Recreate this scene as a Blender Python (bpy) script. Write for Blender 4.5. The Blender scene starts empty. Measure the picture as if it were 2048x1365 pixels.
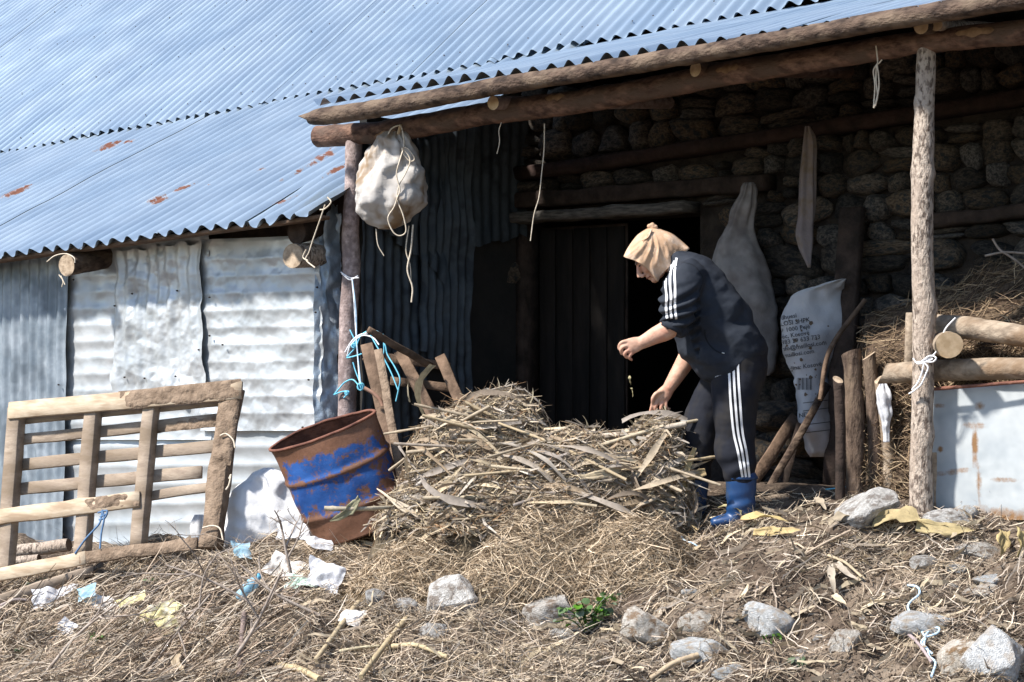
import bpy, bmesh, math, random
import numpy as np
from mathutils import Vector, Matrix
from mathutils.bvhtree import BVHTree

# ------------------------------------------------------------------ camera, sky, sun, exposure
SC = bpy.context.scene
COL = SC.collection
FPX, HV, CZ, CY = 3840.0, 740.0, 0.775, -9.6      # focal length in photo pixels, horizon row, camera height and place
cam_d = bpy.data.cameras.new('camera'); cam = bpy.data.objects.new('camera', cam_d); COL.objects.link(cam)
cam.location = (0, CY, CZ); cam.rotation_euler = (math.radians(90), 0, 0)
cam_d.sensor_width = 36; cam_d.lens = 36*FPX/2048; cam_d.shift_y = (HV-682.5)/2048
cam_d.clip_start = .1; cam_d.clip_end = 500
SC.camera = cam
SC.cycles.max_bounces = 6; SC.cycles.diffuse_bounces = 3; SC.cycles.glossy_bounces = 3; SC.cycles.transmission_bounces = 4; SC.cycles.caustics_reflective = False; SC.cycles.caustics_refractive = False
SUN_EL = math.radians(49); SUN_DIR = Vector((-.90, -.43, 0)).normalized()      # horizontal direction towards the sun
w = bpy.data.worlds.new('World'); SC.world = w; w.use_nodes = True
nt = w.node_tree; nt.nodes.clear()
sk = nt.nodes.new('ShaderNodeTexSky'); sk.sky_type = 'NISHITA'; sk.sun_disc = False
sk.sun_elevation = SUN_EL; sk.sun_rotation = math.atan2(SUN_DIR.x, SUN_DIR.y)
sk.altitude = 900; sk.air_density = 1.0; sk.dust_density = .6; sk.ozone_density = 1.0
bg = nt.nodes.new('ShaderNodeBackground'); bg.inputs['Strength'].default_value = .11
wo = nt.nodes.new('ShaderNodeOutputWorld')
nt.links.new(sk.outputs[0], bg.inputs[0]); nt.links.new(bg.outputs[0], wo.inputs[0])
sun_d = bpy.data.lights.new('sun', 'SUN'); sun = bpy.data.objects.new('sun', sun_d); COL.objects.link(sun)
sun_d.energy = 4.5; sun_d.angle = math.radians(3.5); sun_d.color = (1, .955, .89)
sv = Vector((SUN_DIR.x*math.cos(SUN_EL), SUN_DIR.y*math.cos(SUN_EL), math.sin(SUN_EL)))
sun.rotation_euler = sv.to_track_quat('Z', 'Y').to_euler(); sun.location = sv*20
SC.view_settings.view_transform = 'Standard'; SC.view_settings.look = 'None'
SC.view_settings.exposure = 1.03; SC.view_settings.gamma = 1.0
SC.view_settings.use_curve_mapping = False

# ------------------------------------------------------------------ helpers
rnd = random.Random(7)
RN = np.random.default_rng(7)
def W(u, v, d):                                   # a photo pixel at distance d from the camera, as a point of the place
    return np.array(((u-1024)*d/FPX, d+CY, CZ+(HV-v)*d/FPX))
TH = math.radians(38)                             # the front of the building runs back to the left
P0 = np.array((2.02, -.2)); EV = np.array((-math.cos(TH), math.sin(TH))); QV = np.array((math.sin(TH), math.cos(TH)))
def FP(t, s, z):                                  # t metres left along the front, s metres inwards, height z
    p = P0+t*EV+s*QV
    return np.array((p[0], p[1], z))
def onF(u, v, s):                                 # pixel seen on the upright plane s behind the front
    k = (u-1024)/FPX; b = P0+s*QV
    t = (b[0]-k*(b[1]-CY))/(k*EV[1]-EV[0])
    d = b[1]+t*EV[1]-CY
    return W(u, v, d)
def tF(u, s):
    k = (u-1024)/FPX; b = P0+s*QV
    return (b[0]-k*(b[1]-CY))/(k*EV[1]-EV[0])
def onT(u, v, t):                                 # pixel seen on the upright cross plane at t
    k = (u-1024)/FPX; b = P0+t*EV
    s = (b[0]-k*(b[1]-CY))/(k*QV[1]-QV[0])
    d = b[1]+s*QV[1]-CY
    return W(u, v, d)
E3 = np.array((EV[0], EV[1], 0)); Q3 = np.array((QV[0], QV[1], 0)); Z3 = np.array((0, 0, 1.))

def _h(ix, iy, iz, seed):
    n = (ix.astype(np.int64)*374761393+iy.astype(np.int64)*668265263+iz.astype(np.int64)*1274126177+seed*974711) & 0xffffffff
    n = ((n ^ (n >> 13))*1274126177) & 0xffffffff
    n = (n ^ (n >> 16)) & 0xffffffff
    return n/2147483648.0-1.0
def vnoise(P, seed=0):
    P = np.atleast_2d(np.asarray(P, float)); i = np.floor(P); f = P-i; f = f*f*(3-2*f); i = i.astype(np.int64)
    r = 0
    for dx in (0, 1):
        wx = f[:, 0] if dx else 1-f[:, 0]
        for dy in (0, 1):
            wy = f[:, 1] if dy else 1-f[:, 1]
            for dz in (0, 1):
                wz = f[:, 2] if dz else 1-f[:, 2]
                r = r+wx*wy*wz*_h(i[:, 0]+dx, i[:, 1]+dy, i[:, 2]+dz, seed)
    return r
def fbm(P, octv=4, seed=0, lac=2.0, gain=.5):
    P = np.atleast_2d(np.asarray(P, float)); a = 1.; r = 0; tot = 0
    for o in range(octv):
        r = r+a*vnoise(P*lac**o+o*17.3, seed+o); tot += a; a *= gain
    return r/tot
def lnoise(P, seed=0):                            # creased: straight ramps between random knots, turned so that folds run at odd angles
    P = np.atleast_2d(np.asarray(P, float)); r = 0
    for o, (an, sc) in enumerate(((.5, 1.), (1.7, 1.13), (2.6, .87))):
        ca, sa = math.cos(an), math.sin(an); Q = np.c_[P[:, 0]*ca+P[:, 2]*sa, P[:, 2]*ca-P[:, 0]*sa, P[:, 1]*.8]*sc+o*5.3
        i = np.floor(Q).astype(np.int64); f = Q-i; w2 = f[:, 2]*f[:, 2]*(3-2*f[:, 2]); a = []
        for dz in (0, 1):
            h00 = _h(i[:, 0], i[:, 1], i[:, 2]+dz, seed+o); h10 = _h(i[:, 0]+1, i[:, 1], i[:, 2]+dz, seed+o); h01 = _h(i[:, 0], i[:, 1]+1, i[:, 2]+dz, seed+o); h11 = _h(i[:, 0]+1, i[:, 1]+1, i[:, 2]+dz, seed+o)
            lo = f[:, 0]+f[:, 1] < 1
            a.append(np.where(lo, h00+(h10-h00)*f[:, 0]+(h01-h00)*f[:, 1], h11+(h01-h11)*(1-f[:, 0])+(h10-h11)*(1-f[:, 1])))
        r = r+a[0]*(1-w2)+a[1]*w2
    return r/2
def nrm(a):
    a = np.asarray(a, float); return a/(np.linalg.norm(a, axis=-1, keepdims=True)+1e-12)

def tag(o, label=None, cat=None, group=None, kind=None):
    if label: o['label'] = label
    if cat: o['category'] = cat
    if group: o['group'] = group
    if kind: o['kind'] = kind
    return o
ORG = {}
def empty(name, loc, label, cat, group=None):
    o = bpy.data.objects.new(name, None); COL.objects.link(o); o.location = tuple(loc); o.empty_display_size = .1
    ORG[o.name] = np.array(loc, float)
    return tag(o, label, cat, group)
class MB:                                         # collects shapes, then becomes ONE mesh object
    def __init__(s): s.v = []; s.f = []; s.m = []; s.c = []; s.n = 0; s.r = []
    def add(s, V, F, m=0, c=None, r=None):
        V = np.asarray(V, float); o = s.n
        s.v.append(V); s.n += len(V)
        for f in F: s.f.append([i+o for i in f])
        if isinstance(m, (list, tuple, np.ndarray)): s.m += list(m)
        else: s.m += [m]*len(F)
        s.c.append(np.broadcast_to(np.asarray((1, 1, 1) if c is None else c, float), (len(V), 3)))
        s.r.append(np.zeros(len(V)) if r is None else np.broadcast_to(np.asarray(r, float), (len(V),)))
        return s
    def build(s, name, mats, parent=None, smooth=True, org=None):
        V = np.concatenate(s.v)
        base = ORG.get(parent.name, np.zeros(3)) if parent is not None else np.zeros(3)
        loc = np.zeros(3)
        if parent is None:
            loc = np.array(org, float) if org is not None else np.array((V[:, 0].mean(), V[:, 1].mean(), V[:, 2].min()))
            base = loc
        me = bpy.data.meshes.new(name); me.from_pydata((V-base).tolist(), [], s.f)
        for m in (mats if isinstance(mats, (list, tuple)) else [mats]): me.materials.append(m)
        if max(s.m) > 0: me.polygons.foreach_set('material_index', np.array(s.m, dtype=np.int32))
        C = np.concatenate(s.c)
        if (C != 1).any():
            a = me.color_attributes.new('Col', 'FLOAT_COLOR', 'POINT')
            a.data.foreach_set('color', np.c_[C, np.ones(len(C))].astype(np.float32).ravel())
        R = np.concatenate(s.r)
        if (R != 0).any():
            a = me.attributes.new('wear', 'FLOAT', 'POINT'); a.data.foreach_set('value', R.astype(np.float32))
        me.polygons.foreach_set('use_smooth', np.full(len(me.polygons), smooth)); me.update()
        o = bpy.data.objects.new(name, me); COL.objects.link(o)
        if parent is not None: o.parent = parent
        else: o.location = tuple(loc)
        ORG[o.name] = base
        return o
def raw_mesh(name, V, F, mats, C=None, smooth=True, org=None, parent=None):     # quads/tris in one index array
    V = np.asarray(V, np.float32); F = np.asarray(F, np.int32); k = F.shape[1]
    base = ORG.get(parent.name, np.zeros(3)) if parent is not None else (np.zeros(3) if org is None else np.asarray(org, float))
    me = bpy.data.meshes.new(name)
    me.vertices.add(len(V)); me.vertices.foreach_set('co', (V-base.astype(np.float32)).ravel())
    me.loops.add(F.size); me.loops.foreach_set('vertex_index', F.ravel())
    me.polygons.add(len(F)); me.polygons.foreach_set('loop_start', np.arange(0, F.size, k, dtype=np.int32))
    try: me.polygons.foreach_set('loop_total', np.full(len(F), k, dtype=np.int32))
    except Exception: pass
    me.update(calc_edges=True)
    me.polygons.foreach_set('use_smooth', np.full(len(F), smooth))
    for m in (mats if isinstance(mats, (list, tuple)) else [mats]): me.materials.append(m)
    if C is not None:
        a = me.color_attributes.new('Col', 'FLOAT_COLOR', 'POINT')
        a.data.foreach_set('color', np.c_[C, np.ones(len(C))].astype(np.float32).ravel())
    me.validate()
    o = bpy.data.objects.new(name, me); COL.objects.link(o)
    if parent is not None: o.parent = parent
    else: o.location = tuple(base)
    ORG[o.name] = base
    return o

def smooth_path(P, n):                            # Catmull-Rom through the points
    P = np.asarray(P, float)
    if len(P) < 3:
        t = np.linspace(0, 1, n)[:, None]; return P[0]*(1-t)+P[-1]*t
    Q = np.vstack([2*P[0]-P[1], P, 2*P[-1]-P[-2]]); out = []
    for x in np.linspace(0, len(P)-1-1e-6, n):
        i = int(x); f = x-i; a, b, c, d = Q[i], Q[i+1], Q[i+2], Q[i+3]
        out.append(.5*(2*b+(c-a)*f+(2*a-5*b+4*c-d)*f*f+(3*b-a-3*c+d)*f**3))
    return np.array(out)
def frames(P):
    T = nrm(np.gradient(P, axis=0)); a = np.array((0, 0, 1.)) if abs(T[0][2]) < .8 else np.array((1., 0, 0))
    N = [nrm(np.cross(T[0], a))]
    for i in range(1, len(P)):
        n = N[-1]-T[i]*np.dot(N[-1], T[i]); N.append(nrm(n))
    N = np.array(N); return T, N, np.cross(T, N)
def tube(mb, P, R, n=8, cap=True, rough=0, rs=8., seed=0, m=0, mc=None, c=None, slant=(0, 0), flat=1., knots=()):
    P = np.asarray(P, float); R = np.broadcast_to(np.asarray(R, float), (len(P),)) if np.ndim(R) < 2 else R
    T, N, B = frames(P); a = np.linspace(0, 2*math.pi, n, endpoint=False)
    D = N[:, None, :]*np.cos(a)[None, :, None]+B[:, None, :]*np.sin(a)[None, :, None]*flat
    V = P[:, None, :]+D*R[:, None, None]
    if rough:
        k = fbm(V.reshape(-1, 3)*rs, 3, seed).reshape(len(P), n)
        V = P[:, None, :]+D*(R[:, None]*(1+rough*k))[:, :, None]
    for (kp, kr, kh) in knots:
        dd = np.linalg.norm(V-np.asarray(kp), axis=2); V = V+D*(kh*np.exp(-(dd/kr)**2))[:, :, None]
    if slant[0]: V[0] += T[0]*(slant[0]*np.cos(a+seed))[:, None]
    if slant[1]: V[-1] += T[-1]*(slant[1]*np.cos(a+seed))[:, None]
    F = []
    for i in range(len(P)-1):
        for j in range(n):
            k = (j+1) % n; F.append((i*n+j, i*n+k, (i+1)*n+k, (i+1)*n+j))
    mm = [m]*len(F); V = V.reshape(-1, 3)
    mb.add(V, F, mm, c)
    if cap:
        mc = m if mc is None else mc
        for i, flip in ((0, True), (len(P)-1, False)):     # cap rims are separate vertices so that the cut stays crisp
            ring = V[i*n:(i+1)*n]; cen = ring.mean(0)
            VV = np.vstack([ring, cen[None]])
            FF = [((j+1) % n, j, n) if flip else (j, (j+1) % n, n) for j in range(n)]
            mb.add(VV, FF, mc, c)
    return mb
def box(mb, c, ax, ay, az, m=0, bev=.004, rough=0, seed=0, seg=1, col=None):    # a board: centre and three half-vectors, chamfered, sub-divided along ax
    c = np.asarray(c, float); ax, ay, az = [np.asarray(q, float) for q in (ax, ay, az)]
    ly, lz = np.linalg.norm(ay), np.linalg.norm(az); by, bz = 1-min(bev/ly, .5), 1-min(bev/lz, .5)
    prof = [(-by, -1), (by, -1), (1, -bz), (1, bz), (by, 1), (-by, 1), (-1, bz), (-1, -bz)]
    V = []; n = 8
    for x in np.linspace(-1, 1, seg+1):
        for (y, z) in prof: V.append(c+ax*x+ay*y+az*z)
    V = np.array(V)
    if rough: V = V+np.c_[vnoise(V*9, seed), vnoise(V*9, seed+1), vnoise(V*9, seed+2)]*rough
    F = []
    for i in range(seg):
        for j in range(n): F.append((i*n+j, i*n+(j+1) % n, (i+1)*n+(j+1) % n, (i+1)*n+j))
    F += [tuple(range(n))[::-1], tuple(range(seg*n, seg*n+n))]
    return mb.add(V, F, m, col)
def board(mb, a, b, wvec, tvec, **k):             # from a to b with half width vector and half thickness vector
    a = np.asarray(a, float); b = np.asarray(b, float)
    return box(mb, (a+b)/2, (b-a)/2, wvec, tvec, **k)
def grid_faces(nu, nv, wrap=False):
    i, j = np.meshgrid(np.arange(nu-1), np.arange(nv-1), indexing='ij'); a = (i*nv+j).ravel()
    return np.c_[a, a+1, a+nv+1, a+nv]

# ------------------------------------------------------------------ materials
MATS = {}
def pm(name, c1, c2, scale=6., rough=.8, metal=0., bump=.3, bscale=None, stretch=(1, 1, 1), c3=None, s3=2., dist=.02, use_col=False,
       wear=None, rnd_obj=0., spec=.3, detail=3, lo=.35, hi=.65, thin=0., rough2=None, wear_scale=14., wear_soft=0.):
    if name in MATS: return MATS[name]
    m = bpy.data.materials.new(name); m.use_nodes = True; t = m.node_tree; N = t.nodes; L = t.links; N.clear()
    out = N.new('ShaderNodeOutputMaterial'); b = N.new('ShaderNodeBsdfPrincipled'); L.new(b.outputs[0], out.inputs[0])
    b.inputs['Roughness'].default_value = rough; b.inputs['Metallic'].default_value = metal
    b.inputs['Specular IOR Level'].default_value = spec
    tc = N.new('ShaderNodeTexCoord'); mp = N.new('ShaderNodeMapping'); mp.inputs['Scale'].default_value = stretch
    L.new(tc.outputs['Object'], mp.inputs[0])
    def noise(sc, det=detail, ro=.6):
        n = N.new('ShaderNodeTexNoise'); n.inputs['Scale'].default_value = sc; n.inputs['Detail'].default_value = det
        n.inputs['Roughness'].default_value = ro; L.new(mp.outputs[0], n.inputs['Vector']); return n
    n1 = noise(scale); r1 = N.new('ShaderNodeValToRGB'); L.new(n1.outputs[0], r1.inputs[0])
    r1.color_ramp.elements[0].position = lo; r1.color_ramp.elements[1].position = hi
    r1.color_ramp.elements[0].color = (*c1, 1); r1.color_ramp.elements[1].color = (*c2, 1)
    col = r1.outputs[0]
    def mix(fac, a, bb, mode='MIX'):
        x = N.new('ShaderNodeMix'); x.data_type = 'RGBA'; x.blend_type = mode
        for sock, val in ((x.inputs[0], fac), (x.inputs[6], a), (x.inputs[7], bb)):
            if hasattr(val, 'links') or isinstance(val, bpy.types.NodeSocket): L.new(val, sock)
            else: sock.default_value = val
        return x.outputs[2]
    def ramp(src, p0, p1):
        r = N.new('ShaderNodeMapRange'); L.new(src, r.inputs[0]); r.inputs[1].default_value = p0; r.inputs[2].default_value = p1; return r.outputs[0]
    if c3 is not None:
        n3 = noise(s3, 3, .65); col = mix(ramp(n3.outputs[0], .48, .62), col, (*c3, 1))
    if use_col:
        a = N.new('ShaderNodeVertexColor'); a.layer_name = 'Col'; col = mix(1., col, a.outputs[0], 'MULTIPLY')
    if rnd_obj:
        oi = N.new('ShaderNodeObjectInfo'); hs = N.new('ShaderNodeHueSaturation')
        mr = N.new('ShaderNodeMapRange'); L.new(oi.outputs['Random'], mr.inputs[0]); mr.inputs[3].default_value = 1-rnd_obj; mr.inputs[4].default_value = 1+rnd_obj
        ms = N.new('ShaderNodeMath'); ms.operation = 'MULTIPLY_ADD'; L.new(oi.outputs['Random'], ms.inputs[0]); ms.inputs[1].default_value = 7.13; ms.inputs[2].default_value = .3
        fr = N.new('ShaderNodeMath'); fr.operation = 'FRACT'; L.new(ms.outputs[0], fr.inputs[0])
        m2 = N.new('ShaderNodeMapRange'); L.new(fr.outputs[0], m2.inputs[0]); m2.inputs[3].default_value = .35; m2.inputs[4].default_value = 1.25
        L.new(mr.outputs[0], hs.inputs['Value']); L.new(m2.outputs[0], hs.inputs['Saturation']); L.new(col, hs.inputs['Color']); col = hs.outputs[0]
    if wear is not None:                          # wear = list of (attribute gain, colour, roughness, metal)
        at = N.new('ShaderNodeAttribute'); at.attribute_name = 'wear'; nw = noise(wear_scale, 5, .7)
        ad = N.new('ShaderNodeMath'); ad.operation = 'ADD'; L.new(at.outputs['Fac'], ad.inputs[0]); L.new(nw.outputs[0], ad.inputs[1])
        fac = ramp(ad.outputs[0], 1.0-wear_soft, 1.12+wear_soft); wn = noise(wear_scale*2.5, 2)
        wc = mix(wn.outputs[0], (*wear, 1), (*(np.array(wear)*.55), 1)); col = mix(fac, col, wc)
        if metal:
            mm = N.new('ShaderNodeMapRange'); L.new(fac, mm.inputs[0]); mm.inputs[3].default_value = metal; mm.inputs[4].default_value = 0; L.new(mm.outputs[0], b.inputs['Metallic'])
    L.new(col, b.inputs['Base Color'])
    if rough2 is not None:
        nr = noise(scale*1.7, 2); mr = N.new('ShaderNodeMapRange'); L.new(nr.outputs[0], mr.inputs[0]); mr.inputs[1].default_value = .3; mr.inputs[2].default_value = .7
        mr.inputs[3].default_value = rough; mr.inputs[4].default_value = rough2; L.new(mr.outputs[0], b.inputs['Roughness'])
    if bump:
        nb = noise(bscale or scale*2.2, 3, .65); bp = N.new('ShaderNodeBump'); bp.inputs['Strength'].default_value = bump; bp.inputs['Distance'].default_value = dist
        L.new(nb.outputs[0], bp.inputs['Height']); L.new(bp.outputs[0], b.inputs['Normal'])
    if thin:
        b.inputs['Subsurface Weight'].default_value = 0
        tr = N.new('ShaderNodeBsdfTranslucent'); L.new(col, tr.inputs[0]); ms = N.new('ShaderNodeMixShader'); ms.inputs[0].default_value = thin
        L.new(b.outputs[0], ms.inputs[1]); L.new(tr.outputs[0], ms.inputs[2]); L.new(ms.outputs[0], out.inputs[0])
    MATS[name] = m
    return m
M_roof = pm('galvanised_roof', (.42, .53, .63), (.53, .63, .71), 1.3, .30, .70, .04, 60, wear=(.22, .09, .05), rough2=.40, dist=.004, spec=.5)  # zinc grey tinted bluer, so some sky reflection sits in the colour
M_tin_bright = pm('bright_sheet_metal', (.42, .44, .45), (.55, .56, .57), 3., .42, .5, .3, 9, c3=(.38, .41, .43), s3=1.4, rough2=.6, dist=.012, wear=(.42, .20, .08), spec=.5)
M_tin_dull = pm('dull_sheet_metal', (.20, .24, .28), (.36, .40, .44), 5., .5, .6, .2, 18, c3=(.16, .19, .22), s3=3, rough2=.7, dist=.01, wear=(.34, .16, .07), spec=.4)
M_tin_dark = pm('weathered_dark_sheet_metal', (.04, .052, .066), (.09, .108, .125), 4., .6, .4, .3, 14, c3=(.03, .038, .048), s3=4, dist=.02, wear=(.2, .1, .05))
M_tin_blue = pm('crumpled_blue_grey_metal', (.27, .33, .39), (.44, .50, .56), 5., .5, .5, .4, 12, dist=.02, wear=(.3, .14, .07))
M_tin_white = pm('white_painted_metal', (.36, .39, .41), (.50, .52, .52), 4., .6, .1, .1, 20, c3=(.30, .33, .35), s3=3.2, wear=(.30, .165, .075), wear_scale=16, dist=.006, wear_soft=.12)
M_bark = pm('brown_bark', (.030, .019, .014), (.115, .077, .056), 26, .9, 0, 1., 60, stretch=(.4, .6, 1), c3=(.16, .115, .082), s3=9, dist=.012)
M_bark_red = pm('reddish_bark', (.060, .032, .024), (.21, .125, .09), 28, .9, 0, 1., 60, stretch=(.4, .6, 1), c3=(.10, .066, .05), s3=8, dist=.01)
M_bark_grey = pm('pale_flaking_bark', (.12, .09, .072), (.44, .365, .30), 58, .9, 0, 1., 70, c3=(.36, .29, .235), s3=11, dist=.014, lo=.40, hi=.54, stretch=(1, 1, .45))
M_bark_pink = pm('pinkish_grey_bark', (.21, .16, .15), (.44, .35, .33), 30, .9, 0, .7, 70, c3=(.20, .15, .14), s3=7, dist=.008)
M_cut = pm('fresh_cut_wood', (.42, .30, .18), (.58, .44, .29), 22, .8, 0, .3, 50, dist=.004)
M_bark_up = pm('brown_upright_bark', (.040, .026, .019), (.15, .105, .078), 30, .9, 0, 1., 60, stretch=(1, 1, .35), c3=(.18, .13, .09), s3=9, dist=.012)
M_cut_old = pm('weathered_cut_wood', (.26, .19, .13), (.46, .36, .26), 26, .9, 0, .6, 50, dist=.008)
M_peel = pm('peeled_wood', (.15, .085, .048), (.29, .18, .105), 18, .8, 0, .2, 40, dist=.004)
M_log_dry = pm('dry_barkless_log', (.19, .145, .105), (.40, .32, .24), 22, .88, 0, .6, 34, c3=(.20, .135, .085), s3=5, stretch=(.5, 1, 1), dist=.012)
M_wood_dark = pm('dark_old_timber', (.020, .014, .011), (.058, .039, .031), 9, .9, 0, .6, 30, dist=.015)
M_wood_brown = pm('brown_old_plank', (.085, .055, .036), (.19, .125, .085), 12, .9, 0, .6, 40, dist=.012)
M_mortar = pm('dark_mud_mortar', (.018, .014, .012), (.046, .036, .029), 9, .95, 0, .8, 20, dist=.03)
M_stone = pm('wall_stone', (.050, .038, .029), (.165, .125, .088), 7, .92, 0, .8, 16, c3=(.028, .032, .034), s3=3.2, rnd_obj=.65, dist=.03)
M_rock = pm('pale_limestone', (.46, .415, .36), (.76, .71, .64), 9, .92, 0, 1., 22, c3=(.30, .21, .14), s3=2.6, rnd_obj=.18, dist=.025)
M_rock_grey = pm('blue_grey_rock', (.36, .37, .375), (.60, .61, .61), 10, .9, 0, .9, 24, c3=(.40, .32, .24), s3=2.2, rnd_obj=.12, dist=.02)
M_twine = pm('pale_twine', (.50, .42, .32), (.66, .58, .47), 60, .9, 0, 0)
M_twine_w = pm('white_twine', (.66, .66, .68), (.8, .8, .82), 60, .8, 0, 0)
M_rope_b = pm('turquoise_twine', (.10, .42, .60), (.22, .58, .72), 60, .6, 0, 0)
M_rope_pale = pm('pale_blue_twine', (.38, .56, .72), (.55, .70, .82), 60, .6, 0, 0)
M_void = pm('void_black', (.02, .02, .02), (.035, .032, .03), 3, .95, 0, .3, 9)  # near-black; on the porch-side backing it stands in for shade

# ------------------------------------------------------------------ ground
gpx = [(2300, 1036, 9.0), (2048, 1036, 9.3), (1850, 1028, 9.5), (1500, 1052, 9.75), (1250, 1056, 9.95), (1000, 1056, 10.3), (700, 1085, 10.7), (600, 1090, 10.9),
       (400, 1108, 11.3), (200, 1135, 11.5), (0, 1170, 11.8), (-200, 1190, 12),
       (2048, 1120, 8.95), (1500, 1110, 9.45), (1120, 1100, 9.85), (1120, 1165, 9.7), (700, 1130, 10.3), (300, 1180, 10.8), (0, 1220, 11.1),
       (2048, 1220, 8.6), (1500, 1220, 9.05), (1100, 1235, 9.35), (700, 1230, 9.7), (300, 1270, 10.1), (0, 1290, 10.5),
       (2100, 1370, 8.1), (1500, 1370, 8.5), (1000, 1370, 8.8), (500, 1370, 9.2), (0, 1370, 9.8), (-300, 1370, 10.2)]
gp = [W(*p) for p in gpx]
for (t, s, z) in ((7.5, 0, -.42), (5.5, 0, -.38), (4.3, .1, -.25), (3.5, .8, -.05), (2.5, 1.6, .02), (1, 1.6, .05), (0, 1.6, .06), (-1.5, 1.6, .05), (3, 3.5, .02), (6, 3, -.2), (-2, 3.5, .1), (9, 3, -.4)):
    gp.append(FP(t, s, z))
for x, y, z in ((-5, -2.5, -1.25), (-2, -3, -1.2), (1, -3.2, -1.15), (4, -3, -.95), (-5, 2.5, -.6), (5, -.6, .05), (5.5, 1.5, .1), (0, -6, -1.5), (5, -6, -1.4), (-6, -6, -1.6)):
    gp.append(np.array((x, y, z)))
gp = np.array(gp)
def _tps(r2): return np.where(r2 > 1e-12, r2*np.log(r2+1e-12), 0)
_n = len(gp); _K = _tps(((gp[:, None, :2]-gp[None, :, :2])**2).sum(2))+np.eye(_n)*.02
_Pm = np.c_[np.ones(_n), gp[:, :2]]; _A = np.block([[_K, _Pm], [_Pm.T, np.zeros((3, 3))]])
_sol = np.linalg.solve(_A, np.r_[gp[:, 2], 0, 0, 0])
def gz0(XY):
    XY = np.atleast_2d(XY); out = np.zeros(len(XY))
    for a in range(0, len(XY), 40000):
        q = XY[a:a+40000]; qc = np.c_[np.clip(q[:, 0], -6, 6), np.clip(q[:, 1], -6.2, 5)]
        r2 = ((qc[:, None, :]-gp[None, :, :2])**2).sum(2)
        out[a:a+40000] = _tps(r2) @ _sol[:_n]+_sol[_n]+qc @ _sol[_n+1:]
    return out
def gz(XY, fine=True):
    XY = np.atleast_2d(np.asarray(XY, float)); z = gz0(XY)
    P = np.c_[XY, np.zeros(len(XY))]
    near = np.clip(1.6-np.abs(XY[:, 1])*.25, .3, 1)*np.clip(1-((XY-P0) @ QV+.1)*2., .3, 1)      # trodden flatter under the porch
    z = z+near*(.055*fbm(P*2.2, 3, 11)+.055*fbm(P*3.7+5, 2, 17)+.085*(.5-np.abs(fbm(P*2.7+2, 3, 19))*2)+(.045*fbm(P*6, 3, 12)+.014*fbm(P*24, 2, 13) if fine else 0))-.20*np.exp(-((XY[:, 0]-.22)/.34)**2-((XY[:, 1]+.16)/.13)**2)
    return z
def gzz(x, y): return float(gz(np.array([[x, y]]))[0])
def G(u, v):                                      # the pixel's sight line, met with the ground
    ds = np.linspace(7.2, 14.5, 500); P = np.array([W(u, v, d) for d in ds]); h = P[:, 2]-gz(P[:, :2])
    i = np.where(h < 0)[0]
    return P[i[0]] if len(i) else P[-1]
def axis_pts(lo, hi, step, far):
    a = np.arange(lo, hi+1e-6, step); e = []; x = step; 
    while x < far: x *= 1.25; e.append(x)
    e = np.array(e); return np.r_[(lo-np.cumsum(e))[::-1], a, hi+np.cumsum(e)]
gx = axis_pts(-3.9, 3.2, .022, 14); gy = axis_pts(-1.9, 2.6, .022, 14)
GX, GY = np.meshgrid(gx, gy, indexing='ij'); gv = np.c_[GX.ravel(), GY.ravel()]; gzv = gz(gv)
M_soil = pm('dark_manured_soil', (.036, .025, .018), (.12, .087, .062), 9, .97, 0, 1., 30, c3=(.20, .155, .115), s3=2.4, dist=.03)
ground = raw_mesh('ground', np.c_[gv, gzv], grid_faces(len(gx), len(gy))[:, ::-1], M_soil)
tag(ground, 'dark earth slope below the stone barn', 'ground', kind='structure')

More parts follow.
